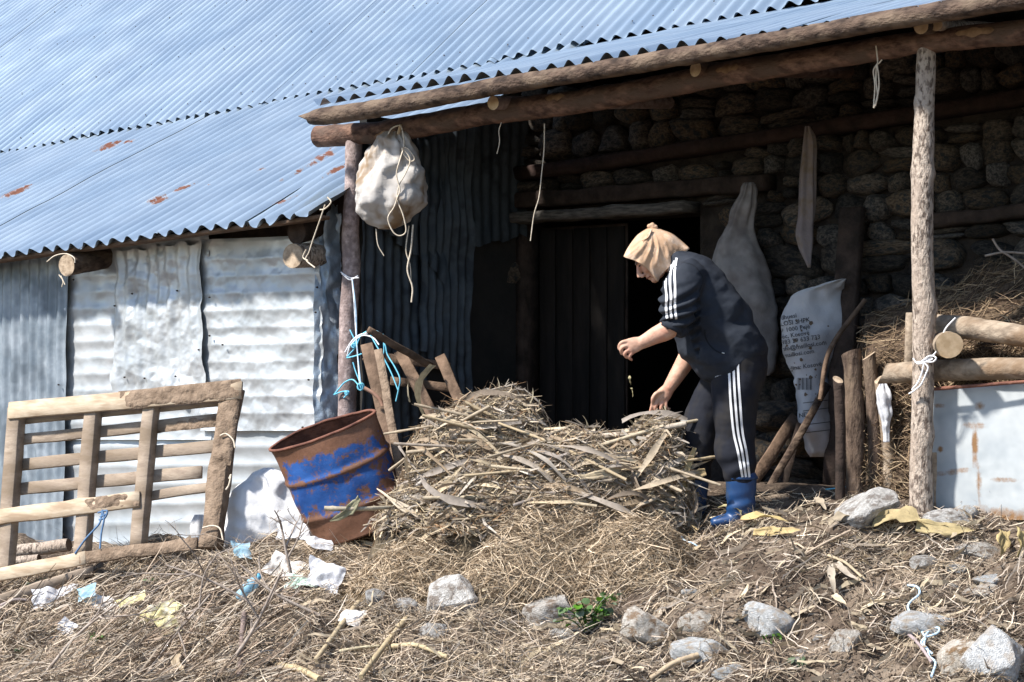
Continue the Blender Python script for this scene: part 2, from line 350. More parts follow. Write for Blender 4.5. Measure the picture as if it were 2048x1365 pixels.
# ------------------------------------------------------------------ sheet metal
def proj(P):
    P = np.atleast_2d(P); d = P[:, 1]-CY
    return 1024+P[:, 0]*FPX/d, HV-(P[:, 2]-CZ)*FPX/d
def rust_at(spots):                               # rust spots given where they sit on the sheet: (u, v, half length, half height, turn, strength)
    def f(P):
        u, v = proj(P); r = np.zeros(len(P))
        for (a, b, l, h, an, st) in spots:
            ca, sa = math.cos(math.radians(an)), math.sin(math.radians(an)); x = (u-a)*ca-(v-b)*sa; y = (u-a)*sa+(v-b)*ca
            r = np.maximum(r, st*np.exp(-((x/l)**2+(y/h)**2)**1.5))
        return r
    return f
def corr(mb, c00, c10, c01, c11, pitch=.076, amp=.009, nv=16, per=8, dent=0., dscale=3., seed=0, rag=0., rag_u=0., crease=0., wear=None, fade=None, sag=0., m=0, flat_nu=24, ph=0., arch=False):
    c00, c10, c01, c11 = [np.asarray(c, float) for c in (c00, c10, c01, c11)]
    wd = (np.linalg.norm(c10-c00)+np.linalg.norm(c11-c01))/2; ribs = max(wd/pitch, 1) if pitch else 0
    nu = int(ribs*per)+1 if pitch else flat_nu
    U, V = np.meshgrid(np.linspace(0, 1, nu), np.linspace(0, 1, nv), indexing='ij'); u = U.ravel(); v = V.ravel()
    nn = nrm(np.cross(c10-c00, c01-c00))
    uu, vv = u.copy(), v.copy()
    if rag:
        k = fbm(np.c_[u*9, v*0, u*0+seed], 3, seed); vv = v+rag*k*(np.clip((v-.7)/.3, 0, 1)-np.clip((.3-v)/.3, 0, 1))
    if rag_u:
        k = fbm(np.c_[v*7, v*0+3, u*0+seed], 3, seed+5); uu = u+rag_u*k*(np.clip((u-.7)/.3, 0, 1)-np.clip((.3-u)/.3, 0, 1))
    P = (c00[None]*((1-uu)*(1-vv))[:, None]+c10[None]*(uu*(1-vv))[:, None]+c01[None]*((1-uu)*vv)[:, None]+c11[None]*(uu*vv)[:, None])
    h = np.zeros(len(u))
    if pitch:
        a = amp*(1+.25*vnoise(P*2.5, seed+9))
        if fade is not None: a = a*np.clip(fade(u, v), 0, 1)
        h += a*(np.abs(np.sin(math.pi*(ribs*u-ph)))*3.2-2.2+.25*np.cos(2*math.pi*(ribs*u-ph))) if arch else a*np.cos(2*math.pi*(ribs*u-ph))
    if dent: h += dent*fbm(P*dscale, 3, seed+1)
    if crease:
        h += crease*(.08*lnoise(P*dscale*8.5+3, seed+4)+.58*lnoise(P*dscale*1.7, seed+2)+.34*lnoise(P*dscale*4.1+7, seed+3)*np.clip(.6+vnoise(P*2., seed+6), 0, 1))
    if sag: h -= sag*np.sin(math.pi*v)*np.sin(math.pi*u)
    P = P+nn*h[:, None]
    mb.add(P, grid_faces(nu, nv).tolist(), m, None, wear(P) if wear else None)
    return mb

# ------------------------------------------------------------------ barn: main roof, stone wall, doorway
SW = 1.65                                         # stone wall, metres behind the porch front
SM = 2.4                                          # lower edge of the main roof
ma, mz = onF(0, 305, SM), onF(1600, 4, SM)
tma, tmz = tF(0, SM), tF(1600, SM)
def zmain(t): return ma[2]+(mz[2]-ma[2])*(t-tma)/(tmz-tma)
ea, ez = onF(640, 205, -.32), onF(2048, -8, -.32); tea, tez = tF(640, -.32), tF(2048, -.32)
def zeave(t): return ea[2]+(ez[2]-ea[2])*(t-tea)/(tez-tea)
def zporch(t, s):                                 # underside of the porch sheets
    f = (s+.32)/(SM+.32); return zeave(t)*(1-f)+(zmain(t)-.07)*f
barn = empty('stone_barn', FP(2, 3, 0), 'dry stone barn with a steep corrugated metal roof and a dark doorway', 'barn')
up = Q3*math.cos(math.radians(37))+Z3*math.sin(math.radians(37))
tt = tma+6.2; k = 0
while tt > -3.4:
    t2 = tt-.80; a = FP(tt, SM, zmain(tt)); b = FP(t2-.05, SM, zmain(t2-.05))
    off = nrm(np.cross(b-a, up))*(.003 if k % 2 else 0)+up*(-.02*(k % 3)); mb = MB()
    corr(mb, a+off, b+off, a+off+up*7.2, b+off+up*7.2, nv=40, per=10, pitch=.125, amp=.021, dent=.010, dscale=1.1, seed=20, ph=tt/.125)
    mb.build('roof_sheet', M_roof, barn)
    nb = MB(); nr = nrm(np.cross(b-a, up))
    for row in (.22, 1.35, 2.5, 3.6):
        for q in np.arange(.05, .99, .19):
            p = a+(b-a)*q+up*(row+rnd.uniform(-.04, .04))+nr*.012; tube(nb, [p, p+nr*.006], [.007, .003], 5, m=0)
    nb.build('roofing_nails', M_wood_dark, barn)['kind'] = 'stuff'; tt = t2; k += 1
# stone wall core with the door opening (kept clear) and a dark room behind
TD0, TD1 = tF(1036, SW), tF(1392, SW); ZD = onF(1250, 436, SW)[2]
def vbox(mb, t0, t1, s0, s1, z0, z1, m=0):
    c = FP((t0+t1)/2, (s0+s1)/2, (z0+z1)/2); return box(mb, c, E3*(t1-t0)/2, Q3*(s1-s0)/2, Z3*(z1-z0)/2, m, bev=.003)
mb = MB(); sc0 = SW+.05
vbox(mb, TD0, 3.9, sc0, SW+.45, -.6, 2.62); vbox(mb, -3.2, TD1, sc0, SW+.45, -.6, 2.62); vbox(mb, TD1, TD0, sc0, SW+.45, ZD+.02, 2.62)
vbox(mb, -3.6, -3.2, -.2, SW+.45, -.6, 2.62)
wall = mb.build('stone_wall', M_mortar, barn, smooth=False)
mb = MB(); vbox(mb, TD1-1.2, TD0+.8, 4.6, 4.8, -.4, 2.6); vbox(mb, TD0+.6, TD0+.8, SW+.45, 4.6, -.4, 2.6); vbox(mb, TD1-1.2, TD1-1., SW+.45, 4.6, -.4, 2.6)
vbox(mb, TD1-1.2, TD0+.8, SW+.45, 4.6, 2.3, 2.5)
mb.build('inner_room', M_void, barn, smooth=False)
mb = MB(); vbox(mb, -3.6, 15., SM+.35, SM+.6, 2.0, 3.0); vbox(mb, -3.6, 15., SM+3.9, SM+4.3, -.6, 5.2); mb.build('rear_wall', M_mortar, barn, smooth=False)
# timber courses in the wall
def wall_beam(u0, v0, u1, v1, h, name, pro=.05, m=M_wood_dark, seed=1):
    a, b = onF(u0, v0, SW), onF(u1, v1, SW); mb = MB()
    board(mb, a-Q3*pro/2, b-Q3*pro/2, Z3*h/2, Q3*(pro/2+.06), bev=.015, rough=.012, seed=seed, seg=14)
    mb.build(name, m, barn); return a, b
M_beam_red = pm('reddish_old_timber', (.018, .011, .009), (.048, .028, .023), 9, .9, 0, .6, 30, dist=.015)
wb1 = wall_beam(1042, 352, 2130, 186, .085, 'timber_course', m=M_beam_red, seed=3)
wb2 = wall_beam(1036, 404, 1545, 366, .105, 'timber_course', m=M_wood_dark, seed=5)
wb3 = wall_beam(1010, 440, 1392, 416, .07, 'door_lintel', pro=.1, m=pm('grey_weathered_timber', (.06, .055, .052), (.16, .145, .13), 12, .9, 0, .6, 40, stretch=(1, 1, 6), dist=.01), seed=7)
wb4 = wall_beam(1860, 445, 2130, 418, .08, 'timber_course', m=M_wood_dark, seed=9)
def stone_mesh(seed):
    bm = bmesh.new(); bmesh.ops.create_icosphere(bm, subdivisions=3, radius=1); r = np.random.default_rng(seed)
    V = np.array([v.co[:] for v in bm.verts]); e = r.uniform(2.3, 4.)
    V = V/((np.abs(V)**e).sum(1)**(1/e))[:, None]
    V = V*(1+.26*fbm(V*1.1+seed*7, 2, seed)[:, None])+.08*np.c_[vnoise(V*2.6, seed), vnoise(V*2.6, seed+1), vnoise(V*2.6, seed+2)]
    for _ in range(9):                            # chipped flats
        n = nrm(r.normal(size=3)*np.array((1, .7, 1))); o = r.uniform(.62, .90); s = V @ n-o*np.abs(V @ n).max(); V = V-np.clip(s, 0, None)[:, None]*n*.9
    V = V+(.045*fbm(V*5, 3, seed+4)+.09*lnoise(V*2.2, seed+6))[:, None]*nrm(V)
    for v, c in zip(bm.verts, V): v.co = c
    me = bpy.data.meshes.new('stone'); bm.to_mesh(me); bm.free(); me.materials.append(M_stone)
    me.polygons.foreach_set('use_smooth', np.full(len(me.polygons), True)); return me
STM = [stone_mesh(100+i) for i in range(16)]
RZ = math.atan2(-EV[1], -EV[0])
def put_stone(t, z, hw, hh, dep, tilt=0):
    o = bpy.data.objects.new('stone', rnd.choice(STM)); COL.objects.link(o); o.parent = wall
    p = FP(t, SW+.05, z)-ORG[wall.name]; o.location = tuple(p); o.scale = (hw, dep, hh)
    o.rotation_euler = (0, tilt, RZ)
    if rnd.random() < .5: o.scale.x *= -1
def beam_z(wb, t):
    t0 = np.dot((wb[0]-FP(0, 0, 0))[:2], EV); t1 = np.dot((wb[1]-FP(0, 0, 0))[:2], EV); f = (t-t0)/(t1-t0)
    return wb[0][2]+(wb[1][2]-wb[0][2])*f if -.02 < f < 1.02 else None
nst = 0; z = .02
while z < 2.6:
    h = rnd.uniform(.11, .25); t = 4.0
    while t > .05:
        wd = h*rnd.uniform(.7, 2.2); tc = t-wd/2; zc = z+h/2+rnd.uniform(-.015, .015); t -= wd
        if TD1-.02 < tc+wd*.35 and tc-wd*.35 < TD0+.0 and zc < ZD+.12: continue
        hit = False; hh = h/2
        for wb, bh in ((wb1, .085), (wb2, .105), (wb3, .07), (wb4, .08)):
            bz = beam_z(wb, tc)
            if bz is None: continue
            if zc > bz and zc-hh < bz+bh/2: lo = bz+bh/2; hh, zc = (zc+hh-lo)/2, (zc+hh+lo)/2
            elif zc <= bz and zc+hh > bz-bh/2: hi = bz-bh/2; hh, zc = (hi-zc+hh)/2, (hi+zc-hh)/2
            if hh < .028: hit = True
        if hit: continue
        if nst > 296: continue
        if rnd.random() < .16:                     # two small stones in place of one
            put_stone(tc, zc+hh*.5, wd/2*1.02, hh*.54, .10, rnd.uniform(-.2, .2)); put_stone(tc, zc-hh*.5, wd/2*.9, hh*.52, .09, rnd.uniform(-.1, .1)); nst += 2
        else:
            put_stone(tc, zc, wd/2*1.06, hh*1.1, rnd.uniform(.08, .15), rnd.uniform(-.22, .22)); nst += 1
    z += h
print('stones', nst)
# door leaf of vertical planks, ajar, and its frame
mb = MB(); vbox(mb, TD0-.05, TD0+.02, SW+.0, SW+.16, -.1, ZD+.02); mb.build('door_frame', M_wood_dark, barn)
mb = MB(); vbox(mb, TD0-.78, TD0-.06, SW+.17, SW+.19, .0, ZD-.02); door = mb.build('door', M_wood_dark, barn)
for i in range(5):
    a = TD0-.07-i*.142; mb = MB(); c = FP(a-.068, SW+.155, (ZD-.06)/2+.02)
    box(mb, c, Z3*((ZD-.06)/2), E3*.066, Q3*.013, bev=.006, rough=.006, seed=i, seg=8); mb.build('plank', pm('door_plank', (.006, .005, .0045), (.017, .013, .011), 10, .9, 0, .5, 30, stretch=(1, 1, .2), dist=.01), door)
# stub of stone and a rusty box left of the door
mb = MB(); a = onT(936, 505, 3.74); b = onT(985, 588, 3.74)

# ------------------------------------------------------------------ porch
porch = empty('open_porch', FP(0, 0, 0), 'open timber porch with bark poles and a corrugated metal roof', 'porch')
tt = tea+.06; k = 0
while tt > -3.2:
    t2 = tt-.80; a = FP(tt, -.32, zeave(tt)+.008); b = FP(t2-.05, -.32, zeave(t2-.05)+.008)
    c = FP(tt, SM+.3, zporch(tt, SM+.3)+.025); d = FP(t2-.05, SM+.3, zporch(t2-.05, SM+.3)+.025); o = Z3*(.004*(k % 2)); mb = MB()
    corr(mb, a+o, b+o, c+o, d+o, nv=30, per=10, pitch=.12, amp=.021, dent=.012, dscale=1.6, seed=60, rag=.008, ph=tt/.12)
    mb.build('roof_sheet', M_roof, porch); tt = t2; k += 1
def px_path(pts, s, n=40): return smooth_path([onF(u, v, s) for (u, v) in pts], n)
# eave pole
P = px_path([(612, 239), (700, 226), (860, 199), (1000, 172), (1200, 141), (1400, 107), (1600, 73), (1800, 37), (2048, -4), (2500, -85)], -.30, 90)
R = np.interp(np.linspace(0, 1, 90), [0, .02, .05, .3, 1], [.028, .046, .054, .050, .049])
mb = MB(); tube(mb, P, R, 18, rough=.17, rs=11, seed=5, m=0, mc=1, slant=(.07, 0), knots=[(onF(880, 195, -.35), .03, .008), (onF(1130, 150, -.35), .03, .006)])
mb.build('eave_pole', [M_bark, M_cut_old], porch)
# beam
P = px_path([(636, 274), (720, 268), (800, 259), (1000, 224), (1150, 205), (1300, 178), (1500, 140), (1700, 108), (1850, 84), (2048, 64), (2500, 10)], 0., 90)
R = np.interp(np.linspace(0, 1, 90), [0, .1, .4, .75, 1], [.068, .067, .066, .058, .06])
mb = MB(); tube(mb, P, R, 20, rough=.16, rs=10, seed=8, m=0, mc=1, knots=[(onF(1000, 228, -.06), .025, .012), (onF(1068, 222, -.06), .02, .008)])
beam = mb.build('beam', [M_bark_red, M_cut_old], porch)
def beam_pt(u):
    uu, vv = proj(P); i = np.argmin(np.abs(uu-u)); return P[i], R[i]
for (u, l, dv) in ((795, .20, -.5), (1130, .14, .5), (1460, .14, .2), (1950, .2, .2)):       # strips where the bark is off
    q, r = beam_pt(u); mb = MB(); V = []; n1, n2 = 13, 5
    t3 = nrm(P[np.argmin(np.abs(proj(P)[0]-u))+1]-q); out = nrm(-Q3+Z3*dv); sd = np.cross(out, t3)
    for i in range(n1):
        x = i/(n1-1)*2-1; hw = .021*math.sqrt(max(1-x*x, .002))*(1+.3*math.sin(7*x+u))
        for j in range(n2):
            y = (j/(n2-1)*2-1)*hw; V.append(q+t3*x*l/2+out*(math.sqrt(max(r*r*1.16-y*y, 0))+.003)+sd*y)
    mb.add(V, grid_faces(n1, n2).tolist()); mb.build('peeled_patch', M_peel, beam)
# posts
def post(pts, s, R, mat, seed, knots=()):
    P = px_path(pts, s, 70); mb = MB(); tube(mb, P, np.interp(np.linspace(0, 1, 70), np.linspace(0, 1, len(R)), R), 16, rough=.09, rs=9, seed=seed, mc=1, knots=knots)
    return mb.build('post', [mat, M_cut_old], porch)
post_r = post([(1853, 94), (1850, 200), (1846, 330), (1844, 480), (1848, 640), (1846, 780), (1842, 900), (1842, 1040)], 0., [.046, .049, .053, .054, .056, .054, .054, .06], M_bark_grey, 3,
     [(onF(1829, 205, -.05), .03, .016), (onF(1868, 212, -.05), .03, .016), (onF(1868, 345, 0), .025, .018), (onF(1828, 345, 0), .03, .012), (onF(1872, 615, 0), .05, .02), (onF(1868, 870, 0), .05, .016)])
post_l = post([(708, 268), (706, 360), (701, 470), (703, 540), (697, 640), (695, 780), (692, 900), (690, 1080)], 0., [.052, .050, .053, .055, .056, .057, .058, .06], M_bark_pink, 4,
     [(onF(724, 490, 0), .03, .012), (onF(680, 620, 0), .03, .010)])
tag(post_l, 'pinkish grey bark post'); tag(post_r, 'pale flaking bark post')
# log joists lying on the beam, cut ends showing under the eave pole
for (u, v, r, s0, mat, sl) in ((986, 206, .040, -.16, M_bark_pink, .0), (1391, 139, .040, -.10, M_bark_red, .012), (1842, 53, .038, -.16, M_bark, .0), (1873, 50, .030, -.10, M_bark_grey, .006)):
    a = onF(u, v, s0); t = tF(u, s0); b = FP(t, SW, a[2]+.20); mb = MB()
    tube(mb, smooth_path([a, b], 12), r, 14, rough=.06, seed=int(u), m=0, mc=1, slant=(sl, 0)); mb.build('joist', [mat, M_cut], porch)

# ------------------------------------------------------------------ tin shed on the left
shed = empty('tin_shed', FP(5.2, 0, -.4), 'patched sheet metal lean-to shed with a rust-spotted corrugated roof', 'shed')
TS = 3.78                                          # its side wall, towards the porch
sa, sz = onF(0, 512, -.35), onF(655, 424, -.35); tsa, tsz = tF(0, -.35), tF(655, -.35)
def zs(t): return sa[2]+(sz[2]-sa[2])*(t-tsa)/(tsz-tsa)
wf = rust_at([(318, 398, 34, 13, 20, .68), (372, 374, 40, 6, 20, .62), (215, 293, 44, 9, 20, .68), (255, 285, 30, 6, 20, .6), (35, 383, 60, 8, 22, .68), (650, 312, 70, 12, 28, .60), (672, 340, 50, 8, 28, .64), (585, 350, 70, 7, 26, .54), (560, 405, 70, 6, 22, .56), (520, 340, 24, 5, 20, .54), (415, 372, 14, 5, 20, .6)])
tt = tsa+4.0; k = 0
while tt > TS+.1:
    t2 = max(tt-.80, TS+.03); a = FP(tt, -.35, zs(tt)); b = FP(t2-.03, -.35, zs(t2-.03)); last = t2 <= TS+.04
    zt = lambda t: zs(t)+(zmain(t)-.025-zs(t))*(SM+.65)/(SM+.35); c = FP(tt, SM+.3, zt(tt)); d = FP(t2-.03, SM+.3, zt(t2-.03)); o = Z3*(.004*(k % 2)); mb = MB()
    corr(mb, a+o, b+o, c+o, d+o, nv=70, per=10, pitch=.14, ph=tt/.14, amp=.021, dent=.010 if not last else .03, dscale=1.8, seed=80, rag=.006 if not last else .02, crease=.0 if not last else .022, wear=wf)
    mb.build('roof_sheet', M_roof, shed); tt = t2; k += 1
# wall sheets
def wsheet(px, s, horiz, pitch, amp, mat, seed, dent=.01, crease=0., rag=0., rag_u=0., wear=None, nv=40, name='wall_sheet', dscale=3., fade=None, per=8):
    tl, tr, bl, br = [onF(u, v, s) for (u, v) in px]; mb = MB()
    if horiz: corr(mb, bl, tl, br, tr, pitch, amp, nv, per, dent, dscale, seed, rag, rag_u, crease, wear, fade, arch=True)
    else: corr(mb, tr, tl, br, bl, pitch, amp, nv, per, dent, dscale, seed, rag, rag_u, crease, wear, fade)
    return mb.build(name, mat, shed)
wsheet([(-120, 500), (139, 500), (-120, 1150), (126, 1130)], -.030, False, .10, .012, M_tin_dull, 1, dent=.008, crease=.008, rag_u=.01)
wsheet([(-900, 560), (-100, 505), (-900, 1230), (-105, 1150)], -.01, False, .10, .012, M_tin_dull, 6, dent=.008, crease=.008)
wsheet([(120, 480), (420, 465), (120, 880), (420, 880)], -.0, True, .112, .0030, M_tin_bright, 2, dent=.010, crease=.026, nv=130, rag_u=.0, dscale=4)
wsheet([(228, 500), (402, 486), (224, 800), (410, 800)], -.035, False, .105, .0075, M_tin_bright, 3, dent=.012, crease=.040, rag=.05, rag_u=.04, nv=170, dscale=4, per=18)
wsheet([(395, 480), (644, 470), (400, 862), (640, 862)], -.008, True, .110, .0030, M_tin_bright, 4, dent=.012, crease=.036, rag=.03, nv=170, dscale=4, per=12)
wsheet([(118, 845), (650, 848), (118, 1130), (640, 1110)], .02, True, .125, .004, M_tin_bright, 5, dent=.012, crease=.014, nv=70)
for (u, v) in ((265, 588), (355, 582), (398, 700), (420, 595), (635, 575), (632, 625), (446, 690), (420, 672), (250, 755), (290, 757), (352, 753), (618, 760), (606, 855), (148, 560), (230, 612), (118, 770)):
    p = onF(u, v, -.045); mb = MB(); tube(mb, [p, p-Q3*.012], [.007, .004], 6); mb.build('nail', M_wood_dark, shed)
# crumpled corner strip and side wall sheets facing the porch
def free_sheet(P4, pitch, amp, mat, seed, nv=40, name='wall_sheet', parent=shed, **k):
    mb = MB(); corr(mb, *P4, pitch=pitch, amp=amp, nv=nv, seed=seed, **k); return mb.build(name, mat, parent)
free_sheet([onF(686, 425, .12), onF(630, 440, -.03), onF(688, 850, .12), onF(628, 850, -.03)], 0, 0, M_tin_blue, 31, nv=60, name='corner_strip', dent=.03, dscale=6, crease=.045, rag_u=.10, rag=.03)
free_sheet([onF(696, 400, .16), onF(648, 430, -.01), onF(696, 660, .16), onF(655, 640, -.0)], 0, 0, M_tin_blue, 33, nv=50, name='corner_strip', dent=.04, dscale=5, crease=.05, rag_u=.16, rag=.08)
def sheetT(u0, u1, vt0, vt1, vb0, vb1, off, pitch, amp, mat, seed, **k):
    a = onT(u0, vt0, TS-off); b = onT(u1, vt1, TS-off); c = onT(u0, vb0, TS-off); d = onT(u1, vb1, TS-off)
    return free_sheet([b, a, d, c], pitch, amp, mat, seed, **k)
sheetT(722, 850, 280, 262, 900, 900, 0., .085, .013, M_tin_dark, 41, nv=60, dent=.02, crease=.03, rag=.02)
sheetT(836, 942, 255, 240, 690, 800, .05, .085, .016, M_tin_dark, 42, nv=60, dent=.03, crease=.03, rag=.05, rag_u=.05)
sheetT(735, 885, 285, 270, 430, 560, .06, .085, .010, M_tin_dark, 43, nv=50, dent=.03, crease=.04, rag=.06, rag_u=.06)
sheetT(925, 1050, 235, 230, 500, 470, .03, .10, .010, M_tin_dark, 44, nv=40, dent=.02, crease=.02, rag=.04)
mb = MB(); a = FP(TS+.06, .1, 0); vbox(mb, TS+.04, TS+.10, .15, SW+.1, -.5, 2.35); mb.build('dark_backing', M_void, shed, smooth=False)  # added behind the side sheets, its near-black tone paints the corner's shade
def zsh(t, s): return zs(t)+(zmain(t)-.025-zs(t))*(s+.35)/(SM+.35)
mb = MB(); mb.add([FP(9.2, .1, -.8), FP(TS+.12, .1, -.8), FP(TS+.12, .1, zsh(TS+.12, .1)-.02), FP(9.2, .1, zsh(9.2, .1)-.02)], [(0, 1, 2, 3)]); mb.build('dark_backing', M_wood_dark, shed, smooth=False)  # dark sheet added behind the tin to shut out sky under the eave
# fascia board and log rafters under the eave
mb = MB(); board(mb, FP(tsa+3, -.27, zs(tsa+3)-.022), FP(TS, -.27, zs(TS)-.018), Z3*.012, Q3*.05, rough=.006, seg=16); mb.build('eave_batten', M_wood_brown, shed)
for (u, v, r, s0, mat, mc, up_) in ((133, 531, .074, -.33, M_bark, M_cut_old, .30), (585, 512, .076, -.20, M_bark_grey, M_cut_old, .1), (592, 465, .075, -.16, M_wood_dark, M_wood_dark, .35)):
    a = onF(u, v, s0); b = FP(tF(u, s0)+.0, 1.2, a[2]+up_); mb = MB()
    tube(mb, smooth_path([a, b], 14), r, 16, rough=.10, seed=int(u), mc=1, slant=(.012, 0)); mb.build('log_rafter', [mat, mc], shed)

# ------------------------------------------------------------------ lofted sacks and cloths
def wrapbuild(mb, name, mat, label, cat, group=None, org=None): return tag(mb.build(name, mat, org=org), label, cat, group)
def sack_loft(rings, d, depth, n=56, nl=56, fold=.012, folds=9, wr=.010, wscale=9., seed=0, pinch=None, e=2.4, face=None):
    """rings: (v, u_left, u_right); depth: half thickness factor of half width or list; an upright closed bag at distance d"""
    vs = np.array([r[0] for r in rings], float); ul = np.array([r[1] for r in rings], float); ur = np.array([r[2] for r in rings], float)
    dp = np.broadcast_to(np.asarray(depth, float), (len(rings),)); f = np.linspace(0, 1, len(rings)); g = np.linspace(0, 1, nl)
    def cr(a): return smooth_path(np.c_[a, a*0, a*0], nl)[:, 0]
    vs, ul, ur, dp = cr(vs), cr(ul), cr(ur), cr(dp)
    a = np.linspace(0, 2*math.pi, n, endpoint=False); ca, sa = np.cos(a), np.sin(a)
    ca = np.sign(ca)*np.abs(ca)**(2/e); sa = np.sign(sa)*np.abs(sa)**(2/e)
    V = []
    for i in range(nl):
        dd = d(ul[i], ur[i], vs[i]) if callable(d) else d
        hw = (ur[i]-ul[i])/2*dd/FPX; c = W((ul[i]+ur[i])/2, vs[i], dd)
        V.append(c+np.c_[ca*hw, sa*dp[i], 0*ca])
    V = np.array(V); N = np.repeat(np.c_[ca, sa, 0*ca][None], nl, 0); S = V.reshape(-1, 3); Nn = nrm(N.reshape(-1, 3))
    fv = np.repeat(np.linspace(0, 1, nl), n); fa = np.tile(a, nl)
    h = fold*np.sin(folds*fa+3*vnoise(np.c_[fv*3, fa*.5, fa*0+seed], seed))*np.clip(1-fv*1.1, .12, 1)
    r = 1-np.abs(fbm(S*wscale, 2, seed+3))*2.5
    h = h+wr*(.8*fbm(S*wscale*.6, 3, seed+1)+.75*lnoise(S*wscale*.9, seed+7)+.35*lnoise(S*wscale*2.3, seed+8))
    S = S+Nn*h[:, None]
    F = [(i*n+j, i*n+(j+1) % n, (i+1)*n+(j+1) % n, (i+1)*n+j) for i in range(nl-1) for j in range(n)]
    F += [tuple(range(n))[::-1], tuple(range((nl-1)*n, nl*n))]
    return MB().add(S, F)
M_sack_dirty = pm('stained_white_sackcloth', (.44, .41, .38), (.62, .59, .56), 5, .8, 0, .35, 60, c3=(.27, .19, .12), s3=4.2, dist=.006, thin=.15)
M_sack_grey = pm('grey_woven_sack', (.20, .185, .18), (.29, .27, .265), 6, .85, 0, .4, 70, c3=(.16, .14, .135), s3=4, dist=.005)
M_sack_print = pm('white_woven_sack', (.40, .40, .42), (.52, .52, .54), 4, .7, 0, .4, 60, c3=(.38, .37, .37), s3=3, dist=.005)
M_sack_white = pm('clean_white_sack', (.66, .66, .67), (.76, .76, .77), 6, .7, 0, .35, 60, dist=.006, thin=.1)
M_cloth_mauve = pm('greyish_mauve_cloth', (.20, .165, .165), (.27, .23, .23), 6, .9, 0, .3, 60, c3=(.20, .15, .11), s3=6)
M_ink = pm('dark_print', (.06, .06, .065), (.13, .13, .135), 20, .8, 0, 0)
def cord(name, pts, r, mat, label, cat='twine', n=6, seg=None, parent=None, sub=None):
    P = smooth_path(pts, seg or max(8, len(pts)*6)); mb = MB(); tube(mb, P, r, n)
    if parent is not None: return mb.build(name, mat, parent)
    return wrapbuild(mb, name, mat, label, cat)
# sack hanging from the beam beside the left post
dh = onF(790, 270, -.10)[1]-CY
hs = empty('hanging_sack', W(785, 455, dh), 'stained white cloth sack hanging from the porch beam by a cord', 'sack')
mb = sack_loft([(264, 776, 800), (276, 760, 806), (300, 736, 826), (337, 727, 840), (371, 722, 847), (405, 722, 845), (433, 729, 834), (450, 744, 818), (458, 765, 796)], dh, [.02, .05, .10, .13, .15, .15, .13, .09, .03], fold=.012, folds=13, wr=.055, wscale=12, seed=3)
mb.build('bag', M_sack_dirty, hs)
df = dh-.16
def PX(pts, d): return [W(u, v, d if np.ndim(d) == 0 else d[i]) for i, (u, v) in enumerate(pts)]
cord('cord', PX([(775, 272), (783, 258), (800, 252), (806, 268), (808, 292), (800, 320), (793, 350), (800, 380), (795, 395), (788, 415), (776, 437), (786, 464), (800, 472), (812, 462), (806, 430), (795, 400), (798, 372), (812, 345), (820, 320), (806, 296)], [dh-.05, dh-.07, dh-.07, dh-.1, dh-.12]+[df-.01]*10+[df, df, df, df+.02, dh-.13]), .0042, M_twine, None, parent=hs, seg=120)
cord('cord', PX([(806, 294), (818, 300), (829, 318), (820, 323), (808, 310), (804, 296)], dh-.14), .0042, M_twine, None, parent=hs)
cord('cord', PX([(826, 450), (822, 500), (815, 540), (825, 575), (823, 605)], dh-.05), .006, M_twine, None, parent=hs)
cord('cord', PX([(818, 452), (812, 500), (820, 530), (822, 560)], dh-.04), .004, M_twine, None, parent=hs)
cord('cord', PX([(752, 458), (756, 490), (768, 512)], dh-.03), .0035, M_twine, None, parent=hs)
mb = MB(); tube(mb, [W(797, 268, dh-.03), W(801, 250, dh-.06)], [.012, .008], 6); mb.build('wooden_peg', M_cut, hs)
# grey sack, mauve cloth and printed sack on the stone wall
def dwall(s): return lambda ul, ur, v: onF((ul+ur)/2, v, s)[1]-CY
mb = sack_loft([(366, 1494, 1500), (392, 1480, 1506), (430, 1459, 1512), (470, 1443, 1517), (507, 1429, 1522), (560, 1418, 1538), (620, 1408, 1557), (690, 1402, 1567), (735, 1412, 1560), (752, 1440, 1545)], dwall(1.42), [.01, .03, .05, .07, .08, .10, .11, .11, .08, .03], fold=.010, folds=9, wr=.045, wscale=6, seed=11)
wrapbuild(mb, 'wall_sack', M_sack_grey, 'grey empty sack hung in a point on the stone wall behind the person', 'sack')
mb = sack_loft([(253, 1612, 1618), (275, 1608, 1629), (310, 1604, 1632), (360, 1601, 1630), (430, 1596, 1629), (470, 1591, 1627), (500, 1600, 1625), (525, 1612, 1622), (536, 1617, 1620)], dwall(1.45), [.01, .02, .025, .025, .025, .025, .02, .015, .005], fold=.010, folds=5, wr=.012, wscale=6, seed=13)
wrapbuild(mb, 'hanging_cloth', M_cloth_mauve, 'narrow mauve grey cloth hanging in a strip on the stone wall', 'cloth')
mb = sack_loft([(558, 1682, 1696), (572, 1630, 1695), (588, 1584, 1692), (628, 1559, 1687), (665, 1560, 1680), (711, 1565, 1672), (763, 1581, 1664), (800, 1596, 1665), (850, 1603, 1667), (900, 1608, 1666), (914, 1615, 1655)], dwall(1.36), [.015, .04, .06, .09, .10, .09, .08, .08, .08, .07, .03], fold=.006, folds=6, wr=.044, wscale=7, seed=17)
psack = empty('printed_sack', W(1635, 914, 11.5), 'white printed fertiliser sack with black lettering hanging by the dark board', 'sack')
pbag = mb.build('bag', M_sack_print, psack)
bpy.context.view_layer.update()
def bvh_of(o):
    M = o.matrix_world; return BVHTree.FromPolygons([M @ v.co for v in o.data.vertices], [tuple(p.vertices) for p in o.data.polygons])
def cast(bv, u, v, off=.003, d0=8.5):              # where a pixel's sight line meets a surface
    a = W(u, v, d0); e = W(u, v, d0+5); di = nrm(e-a); r = bv.ray_cast(Vector(a), Vector(di), 8)
    if r[0] is None: return None
    return np.array(r[0])-di*off
